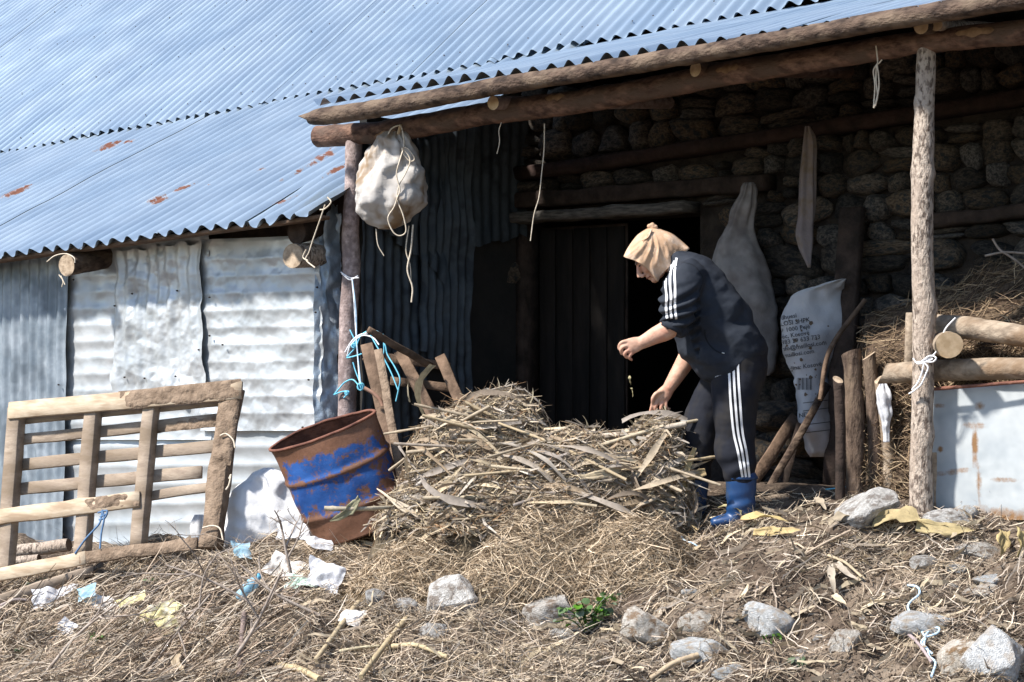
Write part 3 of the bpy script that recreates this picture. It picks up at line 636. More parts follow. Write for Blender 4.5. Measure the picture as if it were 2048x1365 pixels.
def print_text(txt, u0, v0, hpx, ang, bv, mat, parent, off=.004, name='lettering', sx=1., bold=0.):
    cu = bpy.data.curves.new('t', 'FONT'); cu.body = txt; cu.size = 1; cu.resolution_u = 2; cu.offset = bold; o = bpy.data.objects.new('t', cu); COL.objects.link(o)
    bpy.context.view_layer.update()
    me = bpy.data.meshes.new_from_object(o.evaluated_get(bpy.context.evaluated_depsgraph_get())); bpy.data.objects.remove(o)
    V = np.array([v.co[:2] for v in me.vertices]); F = [tuple(p.vertices) for p in me.polygons]
    ca, sa = math.cos(math.radians(ang)), math.sin(math.radians(ang)); out = []; okv = []
    for (x, y) in V:
        X, Y = x*hpx*sx, y*hpx; p = cast(bv, u0+X*ca-Y*sa*-1*-1, v0-X*sa-Y*ca, off); okv.append(p is not None); out.append(p if p is not None else np.zeros(3))
    F = [f for f in F if all(okv[i] for i in f)]
    if F:
        o = MB().add(np.array(out), F).build(name, mat, parent, smooth=False); o['kind'] = 'stuff'; return o
bv = bvh_of(pbag)
for (tx, u0, v0, h) in (('dhuesi', 1562, 640, 12.5), ('LOSI SHPK', 1561, 653, 13), ('2 1000 Pejë', 1562, 666, 12.5), ('ëc, Kosovë', 1564, 678, 12.5), ('383 29 633 733', 1563, 690, 12.5), ('nfo@msillosi.com', 1564, 703, 12.5), ('msillosi.com', 1568, 716, 12.5), ('gjina: Kosovë', 1578, 742, 12.5), ('NDE', 1598, 836, 12.5)):
    print_text(tx, u0, v0, h, 9, bv, M_ink, psack, sx=1.0, bold=.012)
for i in range(17):                               # bar code
    u0 = 1581+i*2.6; pts = [cast(bv, u0+dx, v) for v in (756, 764, 772, 780) for dx in (0, .9+.9*(i*7 % 3 == 0))]
    if all(p is not None for p in pts): MB().add(np.array(pts), [(0, 1, 3, 2), (2, 3, 5, 4), (4, 5, 7, 6)]).build('bar', M_ink, psack)
for v0 in (806, 822, 850, 866, 884):
    pts = [cast(bv, u, v0-(u-1604)*.12+dv) for u in range(1606, 1664, 6) for dv in (0, 1.6)]
    if all(p is not None for p in pts): MB().add(np.array(pts), [(2*i, 2*i+1, 2*i+3, 2*i+2) for i in range(len(pts)//2-1)]).build('printed_line', M_ink, psack)
M_mud = pm('dried_mud', (.10, .07, .048), (.19, .14, .10), 18, .95, 0, .8, 30)
for i in range(34):
    u0, v0 = rnd.uniform(1572, 1660), rnd.choice((rnd.uniform(640, 700), rnd.uniform(720, 790))); r0 = rnd.choice((1.2, 1.6, 2.2, 3.6)); pts = [cast(bv, u0+r0*math.cos(a)*rnd.uniform(.6, 1.4), v0+r0*math.sin(a)*rnd.uniform(.6, 1.5), .003) for a in np.linspace(0, 6.28, 8)[:-1]]
    if all(p is not None for p in pts): MB().add(np.array(pts), [tuple(range(7))[::-1]]).build('mud_splash', M_mud, psack)
# dark board against the wall, twigs and twine hanging in the porch
mb = MB(); board(mb, onF(1705, 415, 1.5), onF(1671, 985, 1.35), E3*.075, Q3*.03, seg=10, rough=.008, bev=.008)
wrapbuild(mb, 'dark_board', M_wood_dark, 'dark upright board leaning on the stone wall behind the printed sack', 'board')
cord('dangling_straw', [onF(u, v, .05) for (u, v) in ((1089, 248), (1088, 300), (1083, 350), (1078, 395), (1068, 430), (1061, 482))], [.0035]*30, M_twine, 'long pale straw dangling from the beam in front of the doorway', 'straw', seg=30)
cord('dangling_twine', [onF(u, v, -.07) for (u, v) in ((1003, 245), (998, 262), (999, 285), (994, 308))], .003, M_twine, 'short twine end dangling from the beam left of the long straw')
tw = empty('twine_loop', onF(1751, 215, -.08), 'looped pale twine hanging from the beam left of the right post', 'twine')
for pts in ([(1752, 92), (1755, 118), (1756, 128), (1764, 120)], [(1755, 128), (1747, 142), (1750, 170), (1748, 205), (1748, 216), (1753, 200), (1758, 175), (1757, 150), (1754, 130)], [(1753, 130), (1752, 160), (1755, 190), (1751, 212)]):
    cord('strand', [onF(u, v, -.08) for (u, v) in pts], .0038, M_twine, None, parent=tw)
# twines tied round the posts
bow = empty('twine_bow', onF(1845, 760, -.07), 'white twine tied in a bow round the right post', 'twine')
for pts, s in (([(1911, 636), (1890, 660), (1878, 695), (1862, 715), (1842, 724), (1830, 726)], -.08), ([(1826, 717), (1836, 728), (1852, 724), (1866, 718)], -.085), ([(1845, 722), (1860, 712), (1872, 716), (1866, 724), (1848, 724)], -.09), ([(1846, 724), (1856, 735), (1852, 748), (1846, 762), (1840, 772), (1828, 782), (1818, 788)], -.09), ([(1848, 726), (1844, 745), (1836, 765), (1824, 780)], -.092)):
    cord('strand', [onF(u, v, s) for (u, v) in pts], .0042, M_twine_w, None, parent=bow)
rope = empty('blue_twine', onF(705, 780, -.08), 'tangle of turquoise twine tied to the left post above the drum', 'twine')
for pts, mt in (([(682, 545), (700, 556), (718, 556)], M_twine_w), ([(684, 548), (700, 560), (716, 552)], M_twine_w), ([(704, 556), (708, 600), (711, 650), (716, 720), (720, 775)], M_twine_w), ([(705, 560), (712, 620), (714, 690), (722, 770)], M_rope_pale),
    ([(712, 695), (722, 672), (736, 663), (756, 664), (770, 690), (775, 710), (790, 735), (800, 758), (797, 780), (792, 803)], M_rope_b), ([(700, 660), (712, 690), (700, 708), (694, 716), (712, 712), (724, 708)], M_rope_b), ([(720, 775), (706, 760), (690, 765), (678, 778), (668, 790)], M_rope_b), ([(722, 770), (712, 745), (706, 725)], M_rope_b), ([(668, 790), (684, 784), (698, 784), (688, 796)], M_rope_b), ([(740, 668), (752, 690), (766, 714), (782, 745), (796, 780)], M_rope_b), ([(766, 668), (768, 700), (765, 715)], M_rope_b),
    ([(690, 705), (706, 680), (726, 668), (748, 668), (762, 680), (770, 686)], M_twine_w), ([(694, 712), (702, 690), (724, 672), (746, 676), (758, 690)], M_twine_w)):
    cord('strand', [onF(u, v, -.08) for (u, v) in pts], .0045, mt, None, parent=rope)
for (u, v, r) in ((722, 774, .022), (708, 692, .014), (694, 787, .012)):
    mb = MB(); c = onF(u, v, -.085); th = np.linspace(0, 12*math.pi, 90); tube(mb, c+r*np.c_[np.sin(th)*np.cos(th*.37), .6*np.sin(th*.37), np.cos(th)], .004, 5); mb.build('knot', M_rope_b, rope)
mb = MB(); tube(mb, smooth_path(PX([(728, 776), (745, 786), (760, 800), (766, 812)], 11.0), 12), .011, 10); wrapbuild(mb, 'hose_stub', pm('pinkish_brown_rubber', (.34, .19, .13), (.42, .25, .18), 9, .5, 0, .1), 'short pinkish brown hose end hooked behind the drum rim', 'hose')
cd = empty('rafter_twine', onF(625, 480, -.3), 'pale twine tied round the log rafters at the shed corner', 'twine')
for pts in ([(650, 410), (640, 440), (626, 480), (618, 505), (612, 520), (630, 536)], [(655, 395), (662, 405), (650, 418), (640, 420)], [(612, 500), (606, 515), (616, 522)]): cord('strand', [onF(u, v, -.34) for (u, v) in pts], .0045, M_twine, None, parent=cd)
cd = empty('frayed_twine', onF(126, 560, -.42), 'frayed twine tied round the left log rafter end', 'twine')
for pts in ([(94, 524), (110, 512), (132, 508), (148, 516), (150, 526)], [(118, 550), (126, 562), (124, 574)], [(122, 552), (130, 570)]): cord('strand', [onF(u, v, -.42) for (u, v) in pts], .004, M_twine, None, parent=cd)

# ------------------------------------------------------------------ crushed blue drum
dr = empty('blue_drum', W(660, 1085, 10.75), 'crushed rusty steel drum with peeling blue paint, tilted beside the heap', 'drum')
C0 = W(643, 862, 10.72); C1 = W(728, 1050, 10.86); AX = nrm(C0-C1); MJ = W(757, 812, 10.62)-W(530, 905, 10.82); MJ = nrm(MJ-AX*np.dot(MJ, AX)); MN = np.cross(AX, MJ); MN = MN*(-1 if MN[1] > 0 else 1)
AX2 = nrm(AX-.0*MN); Ln = np.linalg.norm(C0-C1)
def drum_pts(rad, na=96, nl=60, inner=False):
    a = np.linspace(0, 2*math.pi, na, endpoint=False); V = []; wr = []
    for i in range(nl):
        f = i/(nl-1); tp = 1-.16*f; hoop = .012*(math.exp(-((f-.36)/.028)**2)+math.exp(-((f-.72)/.028)**2))+.004*math.sin(f*60)*0
        ca, sa = np.cos(a), np.sin(a); e = 1.75+.75*min(1, f*2); x = np.sign(ca)*np.abs(ca)**(2/e); y = np.sign(sa)*np.abs(sa)**(2/e)
        rx, ry = (.335*tp+hoop-rad), (.100*(1+1.1*f)+hoop-rad)
        cen = C0+(C1-C0)*f; p = cen+np.outer(x*rx, MJ)+np.outer(y*ry, MN)
        # rim sags lower at the viewer's side, crushed
        n = fbm(p*3.2, 3, 5); p = p+np.outer(n*.040, MN)+np.outer(.012*fbm(p*6, 2, 6)*(f < .06), AX)
        front = np.clip(y, 0, 1); p = p-np.outer(front*.015*(1-f), AX)+np.outer(np.clip(-y, 0, 1)*.022*(1-f), AX)
        V.append(p)
        lf = np.clip((-ca-.72)*3, 0, 1)*.25
        wr.append(.47+.45*np.clip((.17-f)/.1, 0, 1)+.5*np.clip((f-.62)/.25, 0, 1)+lf+.14*np.clip(ca-.1, 0, 1)+.35*math.exp(-((f-.36)/.02)**2)*.6)
    return np.array(V).reshape(-1, 3), np.concatenate(wr)
M_drum = pm('peeling_blue_paint_on_rust', (.012, .050, .19), (.020, .085, .29), 8, .5, 0, .3, 40, wear=(.20, .098, .06), wear_scale=19, dist=.006)
M_drum_in = pm('rusty_steel', (.09, .036, .026), (.20, .085, .055), 9, .8, 0, .4, 40)
V, wr = drum_pts(0); na, nl = 96, 60
F = [(i*na+j, i*na+(j+1) % na, (i+1)*na+(j+1) % na, (i+1)*na+j) for i in range(nl-1) for j in range(na)]
mb = MB(); mb.add(V, F+[tuple(range((nl-1)*na, nl*na))], 0, None, wr); mb.build('shell', M_drum, dr)
V2, _ = drum_pts(.006); mb = MB(); mb.add(V2, [f[::-1] for f in F]); mb.build('inner_wall', M_drum_in, dr)
mb = MB(); P = V[:na]; tube(mb, np.vstack([P, P[:2]]), .009, 6, cap=False); mb.build('rim', M_drum_in, dr)

# ------------------------------------------------------------------ big pallet leaning at the shed
pal = empty('wooden_pallet', W(215, 1120, 11.6), 'big mud-caked wooden pallet leaning in front of the tin shed', 'pallet')
M_pal = pm('weathered_pallet_wood', (.24, .185, .14), (.38, .305, .235), 10, .85, 0, .4, 40, stretch=(1, 1, 3), c3=(.20, .15, .105), s3=2.5, dist=.006)
M_pal_n = pm('pale_pallet_wood', (.42, .325, .225), (.54, .44, .325), 8, .8, 0, .3, 40, stretch=(1, 1, 5), c3=(.33, .24, .16), s3=3, dist=.005)
M_pal_mud = pm('mud_caked_wood', (.15, .105, .072), (.26, .19, .135), 15, .95, 0, .9, 26, dist=.02)
dT = lambda u: 11.55-.0011*u                       # pallet stands a little nearer on its right
def pd(u, v, lay): return 11.75-.00105*u-.0009*(v-765)+lay
def pp(u, v, lay): return W(u, v, pd(u, v, lay))
pn = nrm(np.cross(pp(480, 780, 0)-pp(20, 820, 0), pp(10, 1140, 0)-pp(20, 820, 0))); pn = pn if pn[1] < 0 else -pn     # towards the viewer
def pboard(name, a, b, wpx, lay, mat, th=.011, seg=8, rough=.003, seed=0):
    A, B = pp(*a, lay), pp(*b, lay); di = nrm(B-A); wv = np.cross(pn, di); mb = MB()
    board(mb, A, B, wv*wpx/2*11.4/FPX, pn*th, seg=seg, rough=rough, seed=seed, bev=.004); return mb.build(name, mat, pal)
for i, (a, b, wpx, mt) in enumerate((((34, 818), (10, 1150), 29, M_pal), ((187, 815), (164, 1115), 27, M_pal), ((304, 800), (276, 1100), 26, M_pal), ((464, 780), (420, 1098), 38, M_pal_mud))):
    pboard('stringer', a, b, wpx, 0, mt, th=.042, seg=14, rough=.003 if i < 3 else .012, seed=i)
for i, (a, b, wpx, mt) in enumerate((((30, 845), (455, 806), 12, M_pal), ((30, 881), (450, 838), 23, M_pal), ((25, 931), (445, 892), 25, M_pal), ((22, 980), (404, 944), 25, M_pal), ((160, 1016), (432, 972), 19, M_pal))):
    pboard('slat', a, b, wpx, .055, mt, seg=10, rough=.004, seed=10+i)
b1 = pboard('top_board', (18, 822), (484, 781), 36, -.055, M_pal_n, seg=14, seed=20)
pboard('front_board', (-12, 1036), (279, 999), 32, -.055, M_pal_n, seg=10, rough=.006, seed=21)
pboard('bottom_board', (-30, 1156), (172, 1116), 27, -.055, M_pal_n, seg=8, seed=22); pboard('bottom_board', (160, 1117), (395, 1088), 24, -.052, M_pal_mud, seg=14, rough=.012, seed=23)
def mudcake(a, b, wpx, lay, th, name='mud_crust', seed=0, parent=pal):
    A, B = pp(*a, lay), pp(*b, lay); nu, nv = 40, 18; di = B-A; wv = np.cross(pn, nrm(di))*wpx/2*11.4/FPX; V = []
    for i in range(nu):
        for j in range(nv):
            y = j/(nv-1)*2-1; p = A+di*i/(nu-1)+wv*y*1.06; q = max(1-abs(y)**4, 0)*min(1, 8*min(i, nu-1-i)/(nu-1)); V.append(p+pn*(th*q))
    V = np.array(V); V = V+pn*(fbm(V*22, 3, seed)*.012)[:, None]; MB().add(V, grid_faces(nu, nv).tolist()).build(name, M_pal_mud, parent)
mudcake((236, 803), (482, 778), 38, -.064, .014, seed=1); mudcake((465, 770), (440, 930), 42, -.040, .02, seed=2); mudcake((170, 1010), (279, 998), 26, -.064, .006, seed=3); mudcake((310, 856), (440, 842), 22, .045, .005, seed=4)
for pts in ([(440, 872), (452, 868), (466, 880), (470, 896)], [(405, 1056), (425, 1052), (440, 1058), (446, 1080)], [(458, 958), (462, 950), (458, 970), (452, 980)]):
    cord('tie_twine', [pp(u, v, -.075) for (u, v) in pts], .005, M_twine, None, parent=pal)
M_blue_cord = pm('faded_blue_cord', (.07, .13, .24), (.12, .22, .36), 30, .8, 0, 0)
bc = empty('frayed_blue_cord', pp(170, 1100, -.05), 'frayed dark blue cord knotted to the second pallet stringer', 'cord')
for pts in ([(205, 1020), (200, 1045), (188, 1060), (170, 1080), (150, 1108)], [(206, 1024), (208, 1040), (203, 1065), (200, 1098)], [(196, 1026), (214, 1022), (210, 1036), (198, 1040)], [(200, 1034), (215, 1028)]): cord('strand', [pp(u, v, -.07) for (u, v) in pts], .006, M_blue_cord, None, parent=bc)
# white sack by the drum and its smaller neighbour
mb = sack_loft([(936, 528, 548), (950, 505, 580), (985, 462, 610), (1020, 449, 640), (1060, 443, 650), (1090, 440, 640), (1102, 450, 620)], 11.25, [.02, .07, .13, .17, .18, .17, .1], fold=.006, folds=9, wr=.065, wscale=7, seed=21)
wrapbuild(mb, 'white_sack', M_sack_white, 'plump white woven sack slumped between pallet and blue drum', 'sack')
mb = sack_loft([(1030, 390, 412), (1045, 384, 420), (1075, 384, 424), (1100, 390, 420), (1108, 396, 412)], 11.7, [.02, .05, .07, .06, .03], fold=.006, folds=6, wr=.02, wscale=9, seed=23)
wrapbuild(mb, 'small_white_sack', M_sack_white, 'small frayed white sack behind the foot of the pallet', 'sack')
# logs and planks round the pallet
mb = MB(); tube(mb, smooth_path([W(20, 1103, 12.2), W(80, 1098, 12.15), W(138, 1090, 12.1)], 14), .042, 14, rough=.2, rs=14, seed=2, mc=1); wrapbuild(mb, 'lying_log', [M_bark_grey, M_wood_brown], 'bark-covered log lying behind the foot of the pallet', 'log')
mb = MB(); tube(mb, smooth_path([W(20, 1124, 12.1), W(78, 1118, 12.05)], 10), .030, 12, rough=.1, rs=14, seed=3, mc=1); wrapbuild(mb, 'short_log', [M_bark_grey, M_wood_brown], 'thin short log lying under the bark-covered log', 'log')
a, b = G(-40, 1222), G(185, 1152); mb = MB(); board(mb, a+Z3*.03, b+Z3*.03, Z3*.030, nrm(np.cross(b-a, Z3))*.02, seg=8, rough=.006); wrapbuild(mb, 'lying_plank', M_wood_brown if False else M_pal, 'narrow grey plank lying on the slope below the pallet', 'plank')
# broken pallet and planks standing behind the drum
bp = empty('broken_pallet', W(830, 830, 11.9), 'broken dark pallet leaning on the dark metal behind the heap', 'pallet')
def fb(name, a, b, wpx, d0, d1, th, mat, par, seed=0):
    A, B = W(*a, d0), W(*b, d1); di = nrm(B-A); vw = np.array((0, -1., 0)); wv = nrm(np.cross(di, vw)); tv = np.cross(di, wv); mb = MB()
    board(mb, A, B, wv*wpx/2*(d0+d1)/2/FPX, tv*th, seg=8, rough=.005, seed=seed, bev=.004)
    return mb.build(name, mat, par)
for i, (n_, a, b, wpx, d0, d1) in enumerate((('stringer', (800, 705), (925, 945), 24, 11.75, 11.3), ('stringer', (880, 715), (985, 945), 22, 11.75, 11.3), ('slat', (745, 712), (900, 735), 17, 11.83, 11.83), ('slat', (780, 762), (915, 778), 17, 11.78, 11.78), ('slat', (730, 718), (760, 770), 12, 11.7, 11.6))):
    fb(n_, a, b, wpx, d0, d1, .018, M_wood_brown, bp, i)
lp = fb('leaning_plank', (736, 660), (862, 733), 14, 11.3, 11.6, .012, M_wood_brown, None, 31); tag(lp, 'dark plank slanting from the left post to the broken pallet', 'plank')
lp = fb('leaning_plank', (733, 690), (805, 985), 26, 11.25, 10.85, .014, M_wood_brown, None, 32); tag(lp, 'wide brown plank standing behind the blue drum', 'plank')
lp = fb('leaning_plank', (758, 702), (812, 1010), 17, 11.1, 10.6, .014, M_pal_mud, None, 33); tag(lp, 'mud-stained stake standing between drum and corn heap', 'stake')
# planks leaning by the person's legs and the dark end of the printed sack
for a, b, wpx, d0, d1, mt, lb in (((1590, 835), (1483, 999), 24, 11.3, 10.5, M_wood_brown, 'broad split plank leaning on the wall behind the blue boot'), ((1655, 770), (1522, 1008), 15, 11.2, 10.5, M_bark, 'thin bark-covered pole leaning across the printed sack'), ((1600, 850), (1558, 1000), 16, 11.2, 10.8, M_wood_dark, 'short dark stake under the printed sack')):
    tag(fb('leaning_plank', a, b, wpx, d0, d1, .012, mt, None, int(a[0])), lb, 'plank')

# ------------------------------------------------------------------ the person
DP = 9.9
def PB(u, v, y): return W(u, v, DP+y)
def limb(mb, rows, n=22, sub=5, round_ends=True):
    R = np.array(rows, float); m = (len(R)-1)*sub+1
    P = smooth_path(np.array([PB(*r[:3]) for r in R]), m); k = smooth_path(np.c_[R[:, 3], R[:, 4], R[:, 3]*0], m)
    T = nrm(np.gradient(P, axis=0)); Y = np.array((0, 1., 0)); N = nrm(np.cross(T, Y)); B = nrm(np.cross(N, T))
    a = np.linspace(0, 2*math.pi, n, endpoint=False); rings = []
    def ring(c, i, f): return c+np.outer(np.cos(a)*k[i, 0]*DP/FPX*f, N[i])+np.outer(np.sin(a)*k[i, 1]*f, B[i])
    r0, r1 = k[0].mean()*0+k[0, 1], k[-1, 1]
    if round_ends: rings += [ring(P[0]-T[0]*r0*.5, 0, .4), ring(P[0]-T[0]*r0*.3, 0, .8)]
    rings += [ring(P[i], i, 1) for i in range(m)]
    if round_ends: rings += [ring(P[-1]+T[-1]*r1*.3, m-1, .8), ring(P[-1]+T[-1]*r1*.5, m-1, .4)]
    V = np.array(rings); q = len(V)
    F = [(i*n+j, i*n+(j+1) % n, (i+1)*n+(j+1) % n, (i+1)*n+j) for i in range(q-1) for j in range(n)]
    F += [tuple(range(n))[::-1], tuple(range((q-1)*n, q*n))]
    mb.add(V.reshape(-1, 3), F)
_ico = None
def ell(mb, c, ax, ay, az):
    global _ico
    if _ico is None:
        bm = bmesh.new(); bmesh.ops.create_icosphere(bm, subdivisions=3, radius=1); _ico = (np.array([v.co[:] for v in bm.verts]), [tuple(v.index for v in f.verts) for f in bm.faces]); bm.free()
    mb.add(np.asarray(c)+_ico[0] @ np.array([ax, ay, az]), _ico[1])
def fused(mb, voxel, it=4, fac=.5):               # one continuous surface from overlapping volumes
    V = np.concatenate(mb.v); me = bpy.data.meshes.new('t'); me.from_pydata(V.tolist(), [], mb.f); me.update()
    bm = bmesh.new(); bm.from_mesh(me); bmesh.ops.recalc_face_normals(bm, faces=bm.faces); bm.to_mesh(me); bm.free()
    o = bpy.data.objects.new('t', me); COL.objects.link(o)
    r = o.modifiers.new('r', 'REMESH'); r.mode = 'VOXEL'; r.voxel_size = voxel
    s = o.modifiers.new('s', 'SMOOTH'); s.factor = fac; s.iterations = it
    bpy.context.view_layer.update(); m2 = bpy.data.meshes.new_from_object(o.evaluated_get(bpy.context.evaluated_depsgraph_get())); bpy.data.objects.remove(o)
    n = len(m2.vertices); V = np.zeros(n*3); m2.vertices.foreach_get('co', V); N = np.zeros(n*3); m2.vertices.foreach_get('normal', N)
    F = [tuple(p.vertices) for p in m2.polygons]; return V.reshape(-1, 3), N.reshape(-1, 3), F
def vec(du, dv, dy=0): return nrm(np.array((du, dy, -dv)))
person = empty('person', W(1480, 1050, DP-.09), 'person in beige headscarf, dark tracksuit and blue boots bending over the corn heap', 'person')
M_skin = pm('weathered_skin', (.46, .26, .18), (.58, .36, .26), 22, .6, 0, .35, 60, c3=(.52, .26, .18), s3=9, dist=.003)
M_jacket = pm('navy_jersey', (.011, .014, .022), (.019, .024, .034), 5, .85, 0, .15, 160, c3=(.024, .029, .040), s3=8, dist=.002)
M_trouser = pm('black_dusty_jersey', (.006, .0072, .013), (.011, .0125, .020), 6, .85, 0, .15, 160, c3=(.020, .018, .018), s3=4, dist=.002)
M_boot = pm('blue_rubber', (.006, .035, .115), (.010, .052, .155), 8, .42, 0, .1, 30, c3=(.035, .052, .085), s3=5, dist=.004, spec=.5)
M_stripe = pm('white_stripe', (.66, .66, .68), (.76, .76, .77), 20, .8, 0, 0)
M_scarf = pm('beige_scarf', (.44, .275, .165), (.52, .345, .225), 9, .85, 0, .25, 120, c3=(.56, .41, .30), s3=13, dist=.003)
# body: head, neck, arms, hands, torso and legs as one skin
fw, upv, lat = vec(-.77, .64), vec(-.64, -.77), np.array((0, 1., 0)); HC = W(1304, 514, DP)
def hp(f, y, u): return HC+fw*f+lat*y+upv*u
mb = MB()
ell(mb, hp(-.012, 0, .024), fw*.094, lat*.074, upv*.090); ell(mb, hp(.026, 0, -.04), fw*.060, lat*.056, upv*.074)
ell(mb, hp(.060, 0, -.098), fw*.024, lat*.026, upv*.020); ell(mb, hp(.066, 0, .022), fw*.024, lat*.052, upv*.016)
for s in (-1, 1):
    ell(mb, hp(.052, s*.036, -.026), fw*.032, lat*.026, upv*.030); ell(mb, hp(.100, s*.011, -.046), fw*.013, lat*.009, upv*.009)
    ell(mb, hp(.068, s*.031, .003), fw*.015, lat*.018, upv*.009); ell(mb, hp(-.005, s*.073, -.01), fw*.022, lat*.012, upv*.032)
nb = MB()
tube(mb, smooth_path([hp(.078, 0, .016), hp(.094, 0, -.008), hp(.109, 0, -.030), hp(.113, 0, -.042)], 10), np.linspace(.0115, .0165, 10), 10)
ell(mb, hp(.080, 0, -.063), fw*.013, lat*.024, upv*.0065); ell(mb, hp(.077, 0, -.077), fw*.013, lat*.022, upv*.0075)
limb(mb, [(1368, 535, 0, 26, .065), (1342, 522, 0, 24, .058), (1318, 520, 0, 22, .055)])
limb(mb, [(1470, 715, 0, 50, .14), (1430, 660, 0, 60, .155), (1402, 605, 0, 52, .15), (1376, 550, 0, 36, .13)])
limb(mb, [(1382, 556, -.12, 26, .05), (1364, 585, -.2, 24, .05), (1352, 640, -.235, 20, .048), (1336, 659, -.235, 20, .046), (1312, 671, -.235, 17, .038), (1293, 681, -.235, 14, .030), (1280, 687, -.235, 12.5, .025)])
limb(mb, [(1385, 565, .12, 26, .05), (1390, 620, .2, 23, .05), (1388, 685, .22, 21, .046), (1370, 724, .21, 19, .044), (1350, 757, .19, 15.5, .036), (1336, 779, .18, 12.5, .026)])
for y, pts in ((-.09, ((1480, 730, 40), (1472, 800, 38), (1470, 880, 28), (1480, 1000, 20), (1482, 1035, 16))), (.13, ((1468, 735, 38), (1415, 830, 34), (1398, 880, 27), (1386, 990, 18), (1384, 1010, 15)))):
    limb(mb, [(u, v, y if i else y*.8, r, r*.0022) for i, (u, v, r) in enumerate(pts)])
# near hand, back of the hand to the viewer, fingers curled to a pinch
limb(mb, [(1284, 685, -.235, 12, .021), (1270, 690, -.236, 15.5, .019), (1258, 694, -.238, 16, .016)], sub=4)
def finger(pts, r0=4.3, r1=3.2, y=None): limb(mb, [(u, v, yy, r0+(r1-r0)*i/(len(pts)-1), (r0+(r1-r0)*i/(len(pts)-1))*DP/FPX) for i, (u, v, yy) in enumerate(pts)], n=10, sub=4)
finger([(1262, 683, -.237), (1247, 684, -.243), (1239, 690, -.236), (1238, 699, -.222)]); finger([(1260, 691, -.238), (1247, 694, -.246), (1242, 701, -.238), (1244, 709, -.222)])
finger([(1262, 699, -.238), (1252, 704, -.244), (1250, 711, -.236), (1254, 716, -.222)]); finger([(1268, 704, -.236), (1260, 711, -.241), (1259, 717, -.234), (1264, 720, -.222)], 3.8, 2.9)
finger([(1272, 684, -.222), (1258, 686, -.206), (1246, 692, -.204), (1240, 699, -.212)], 4.8, 3.6)
# far hand reaching into the stalks
limb(mb, [(1339, 775, .18, 12, .022), (1329, 788, .18, 15.5, .019), (1321, 797, .178, 16, .016)], sub=4)
finger([(1315, 792, .178), (1307, 803, .174), (1303, 815, .176), (1300, 827, .182)]); finger([(1319, 799, .176), (1312, 811, .170), (1311, 820, .176), (1315, 827, .186)])
finger([(1326, 803, .176), (1322, 815, .170), (1324, 823, .178), (1330, 826, .188)]); finger([(1333, 801, .178), (1332, 812, .172), (1336, 818, .180), (1340, 818, .188)], 3.8, 2.9)
finger([(1325, 783, .168), (1313, 787, .156), (1306, 796, .158), (1305, 805, .166)], 4.8, 3.6)
V, N, F = fused(mb, .0045, 3); V = V+N*(.0008*fbm(V*60, 2, 3))[:, None]
MB().add(V, F).build('body', M_skin, person)
mb = MB(); ell(mb, hp(.0785, -.031, .004), fw*.009, lat*.013, upv*.005); mb.build('eye', pm('dark_eye', (.02, .015, .012), (.03, .02, .015), 9, .2, 0, 0), person)
mb = MB(); ell(mb, hp(.076, .031, .004), fw*.008, lat*.012, upv*.0045); mb.build('eye', MATS['dark_eye'], person)
for s in (-1, 1):
    mb = MB(); tube(mb, smooth_path([hp(.086, s*.012, .020), hp(.085, s*.03, .026), hp(.072, s*.05, .022)], 8), .005, 6); mb.build('eyebrow', pm('grey_brows', (.10, .08, .07), (.16, .13, .11), 40, .9, 0, 0), person)
mb = MB(); tube(mb, smooth_path([hp(.074, -.028, -.071), hp(.0935, 0, -.0695), hp(.074, .028, -.071)], 10), .0032, 6); mb.build('mouth', pm('lip_shadow_skin', (.22, .08, .06), (.28, .11, .08), 30, .6, 0, 0), person)
# trousers
mb = MB()
limb(mb, [(1462, 685, 0, 62, .165), (1474, 730, 0, 62, .19), (1474, 772, 0, 52, .18)])
limb(mb, [(1482, 725, -.085, 54, .10), (1473, 773, -.09, 51, .105), (1470, 817, -.092, 45, .098), (1470, 860, -.092, 40, .09), (1470, 892, -.09, 38, .086), (1474, 922, -.09, 35, .082), (1479, 950, -.09, 31.5, .076), (1480, 962, -.09, 29, .07)])
limb(mb, [(1468, 735, .09, 50, .10), (1440, 785, .12, 46, .1), (1411, 835, .14, 43, .095), (1399, 880, .15, 38, .09), (1393, 920, .15, 34, .084), (1389, 955, .15, 31, .078)])
V, N, F = fused(mb, .0065, 6)
u, v = proj(V)
knee = np.exp(-((v-905)/45)**2); h = .006*fbm(V*np.array((6, 6, 13)), 3, 31)+.007*lnoise(V*np.array((14, 12, 9)), 35)+.014*lnoise(V*np.array((6, 5, 9)), 32)*(.35+knee)+.006*np.sin((v+.35*u)*.16+3*vnoise(V*5, 4))*np.exp(-((v-935)/26)**2)
V = V+N*h[:, None]; tro = MB().add(V, F).build('trousers', M_trouser, person)
# jacket
mb = MB()
limb(mb, [(1467, 729, 0, 72, .205), (1455, 705, 0, 78, .212), (1437, 675, 0, 83, .212), (1420, 640, 0, 81, .208), (1405, 605, 0, 72, .205), (1391, 575, 0, 62, .198), (1376, 549, 0, 52, .175), (1362, 530, 0, 38, .12), (1349, 517, 0, 28, .08)], n=32)
limb(mb, [(1392, 552, -.13, 36, .07), (1374, 562, -.19, 39, .082), (1362, 592, -.222, 37, .080), (1357, 620, -.235, 34, .076), (1352, 644, -.236, 30, .070), (1347, 655, -.236, 26, .060)])
limb(mb, [(1395, 560, .14, 34, .07), (1388, 610, .2, 32, .072), (1392, 660, .22, 29, .066), (1381, 700, .22, 23, .055)])
V, N, F = fused(mb, .0065, 6)
u, v = proj(V); arm = (V[:, 1]-CY < DP-.15)*(u < 1400); ax_ = (u-1467)*(-.44)+(v-729)*(-.9)         # distance up the spine
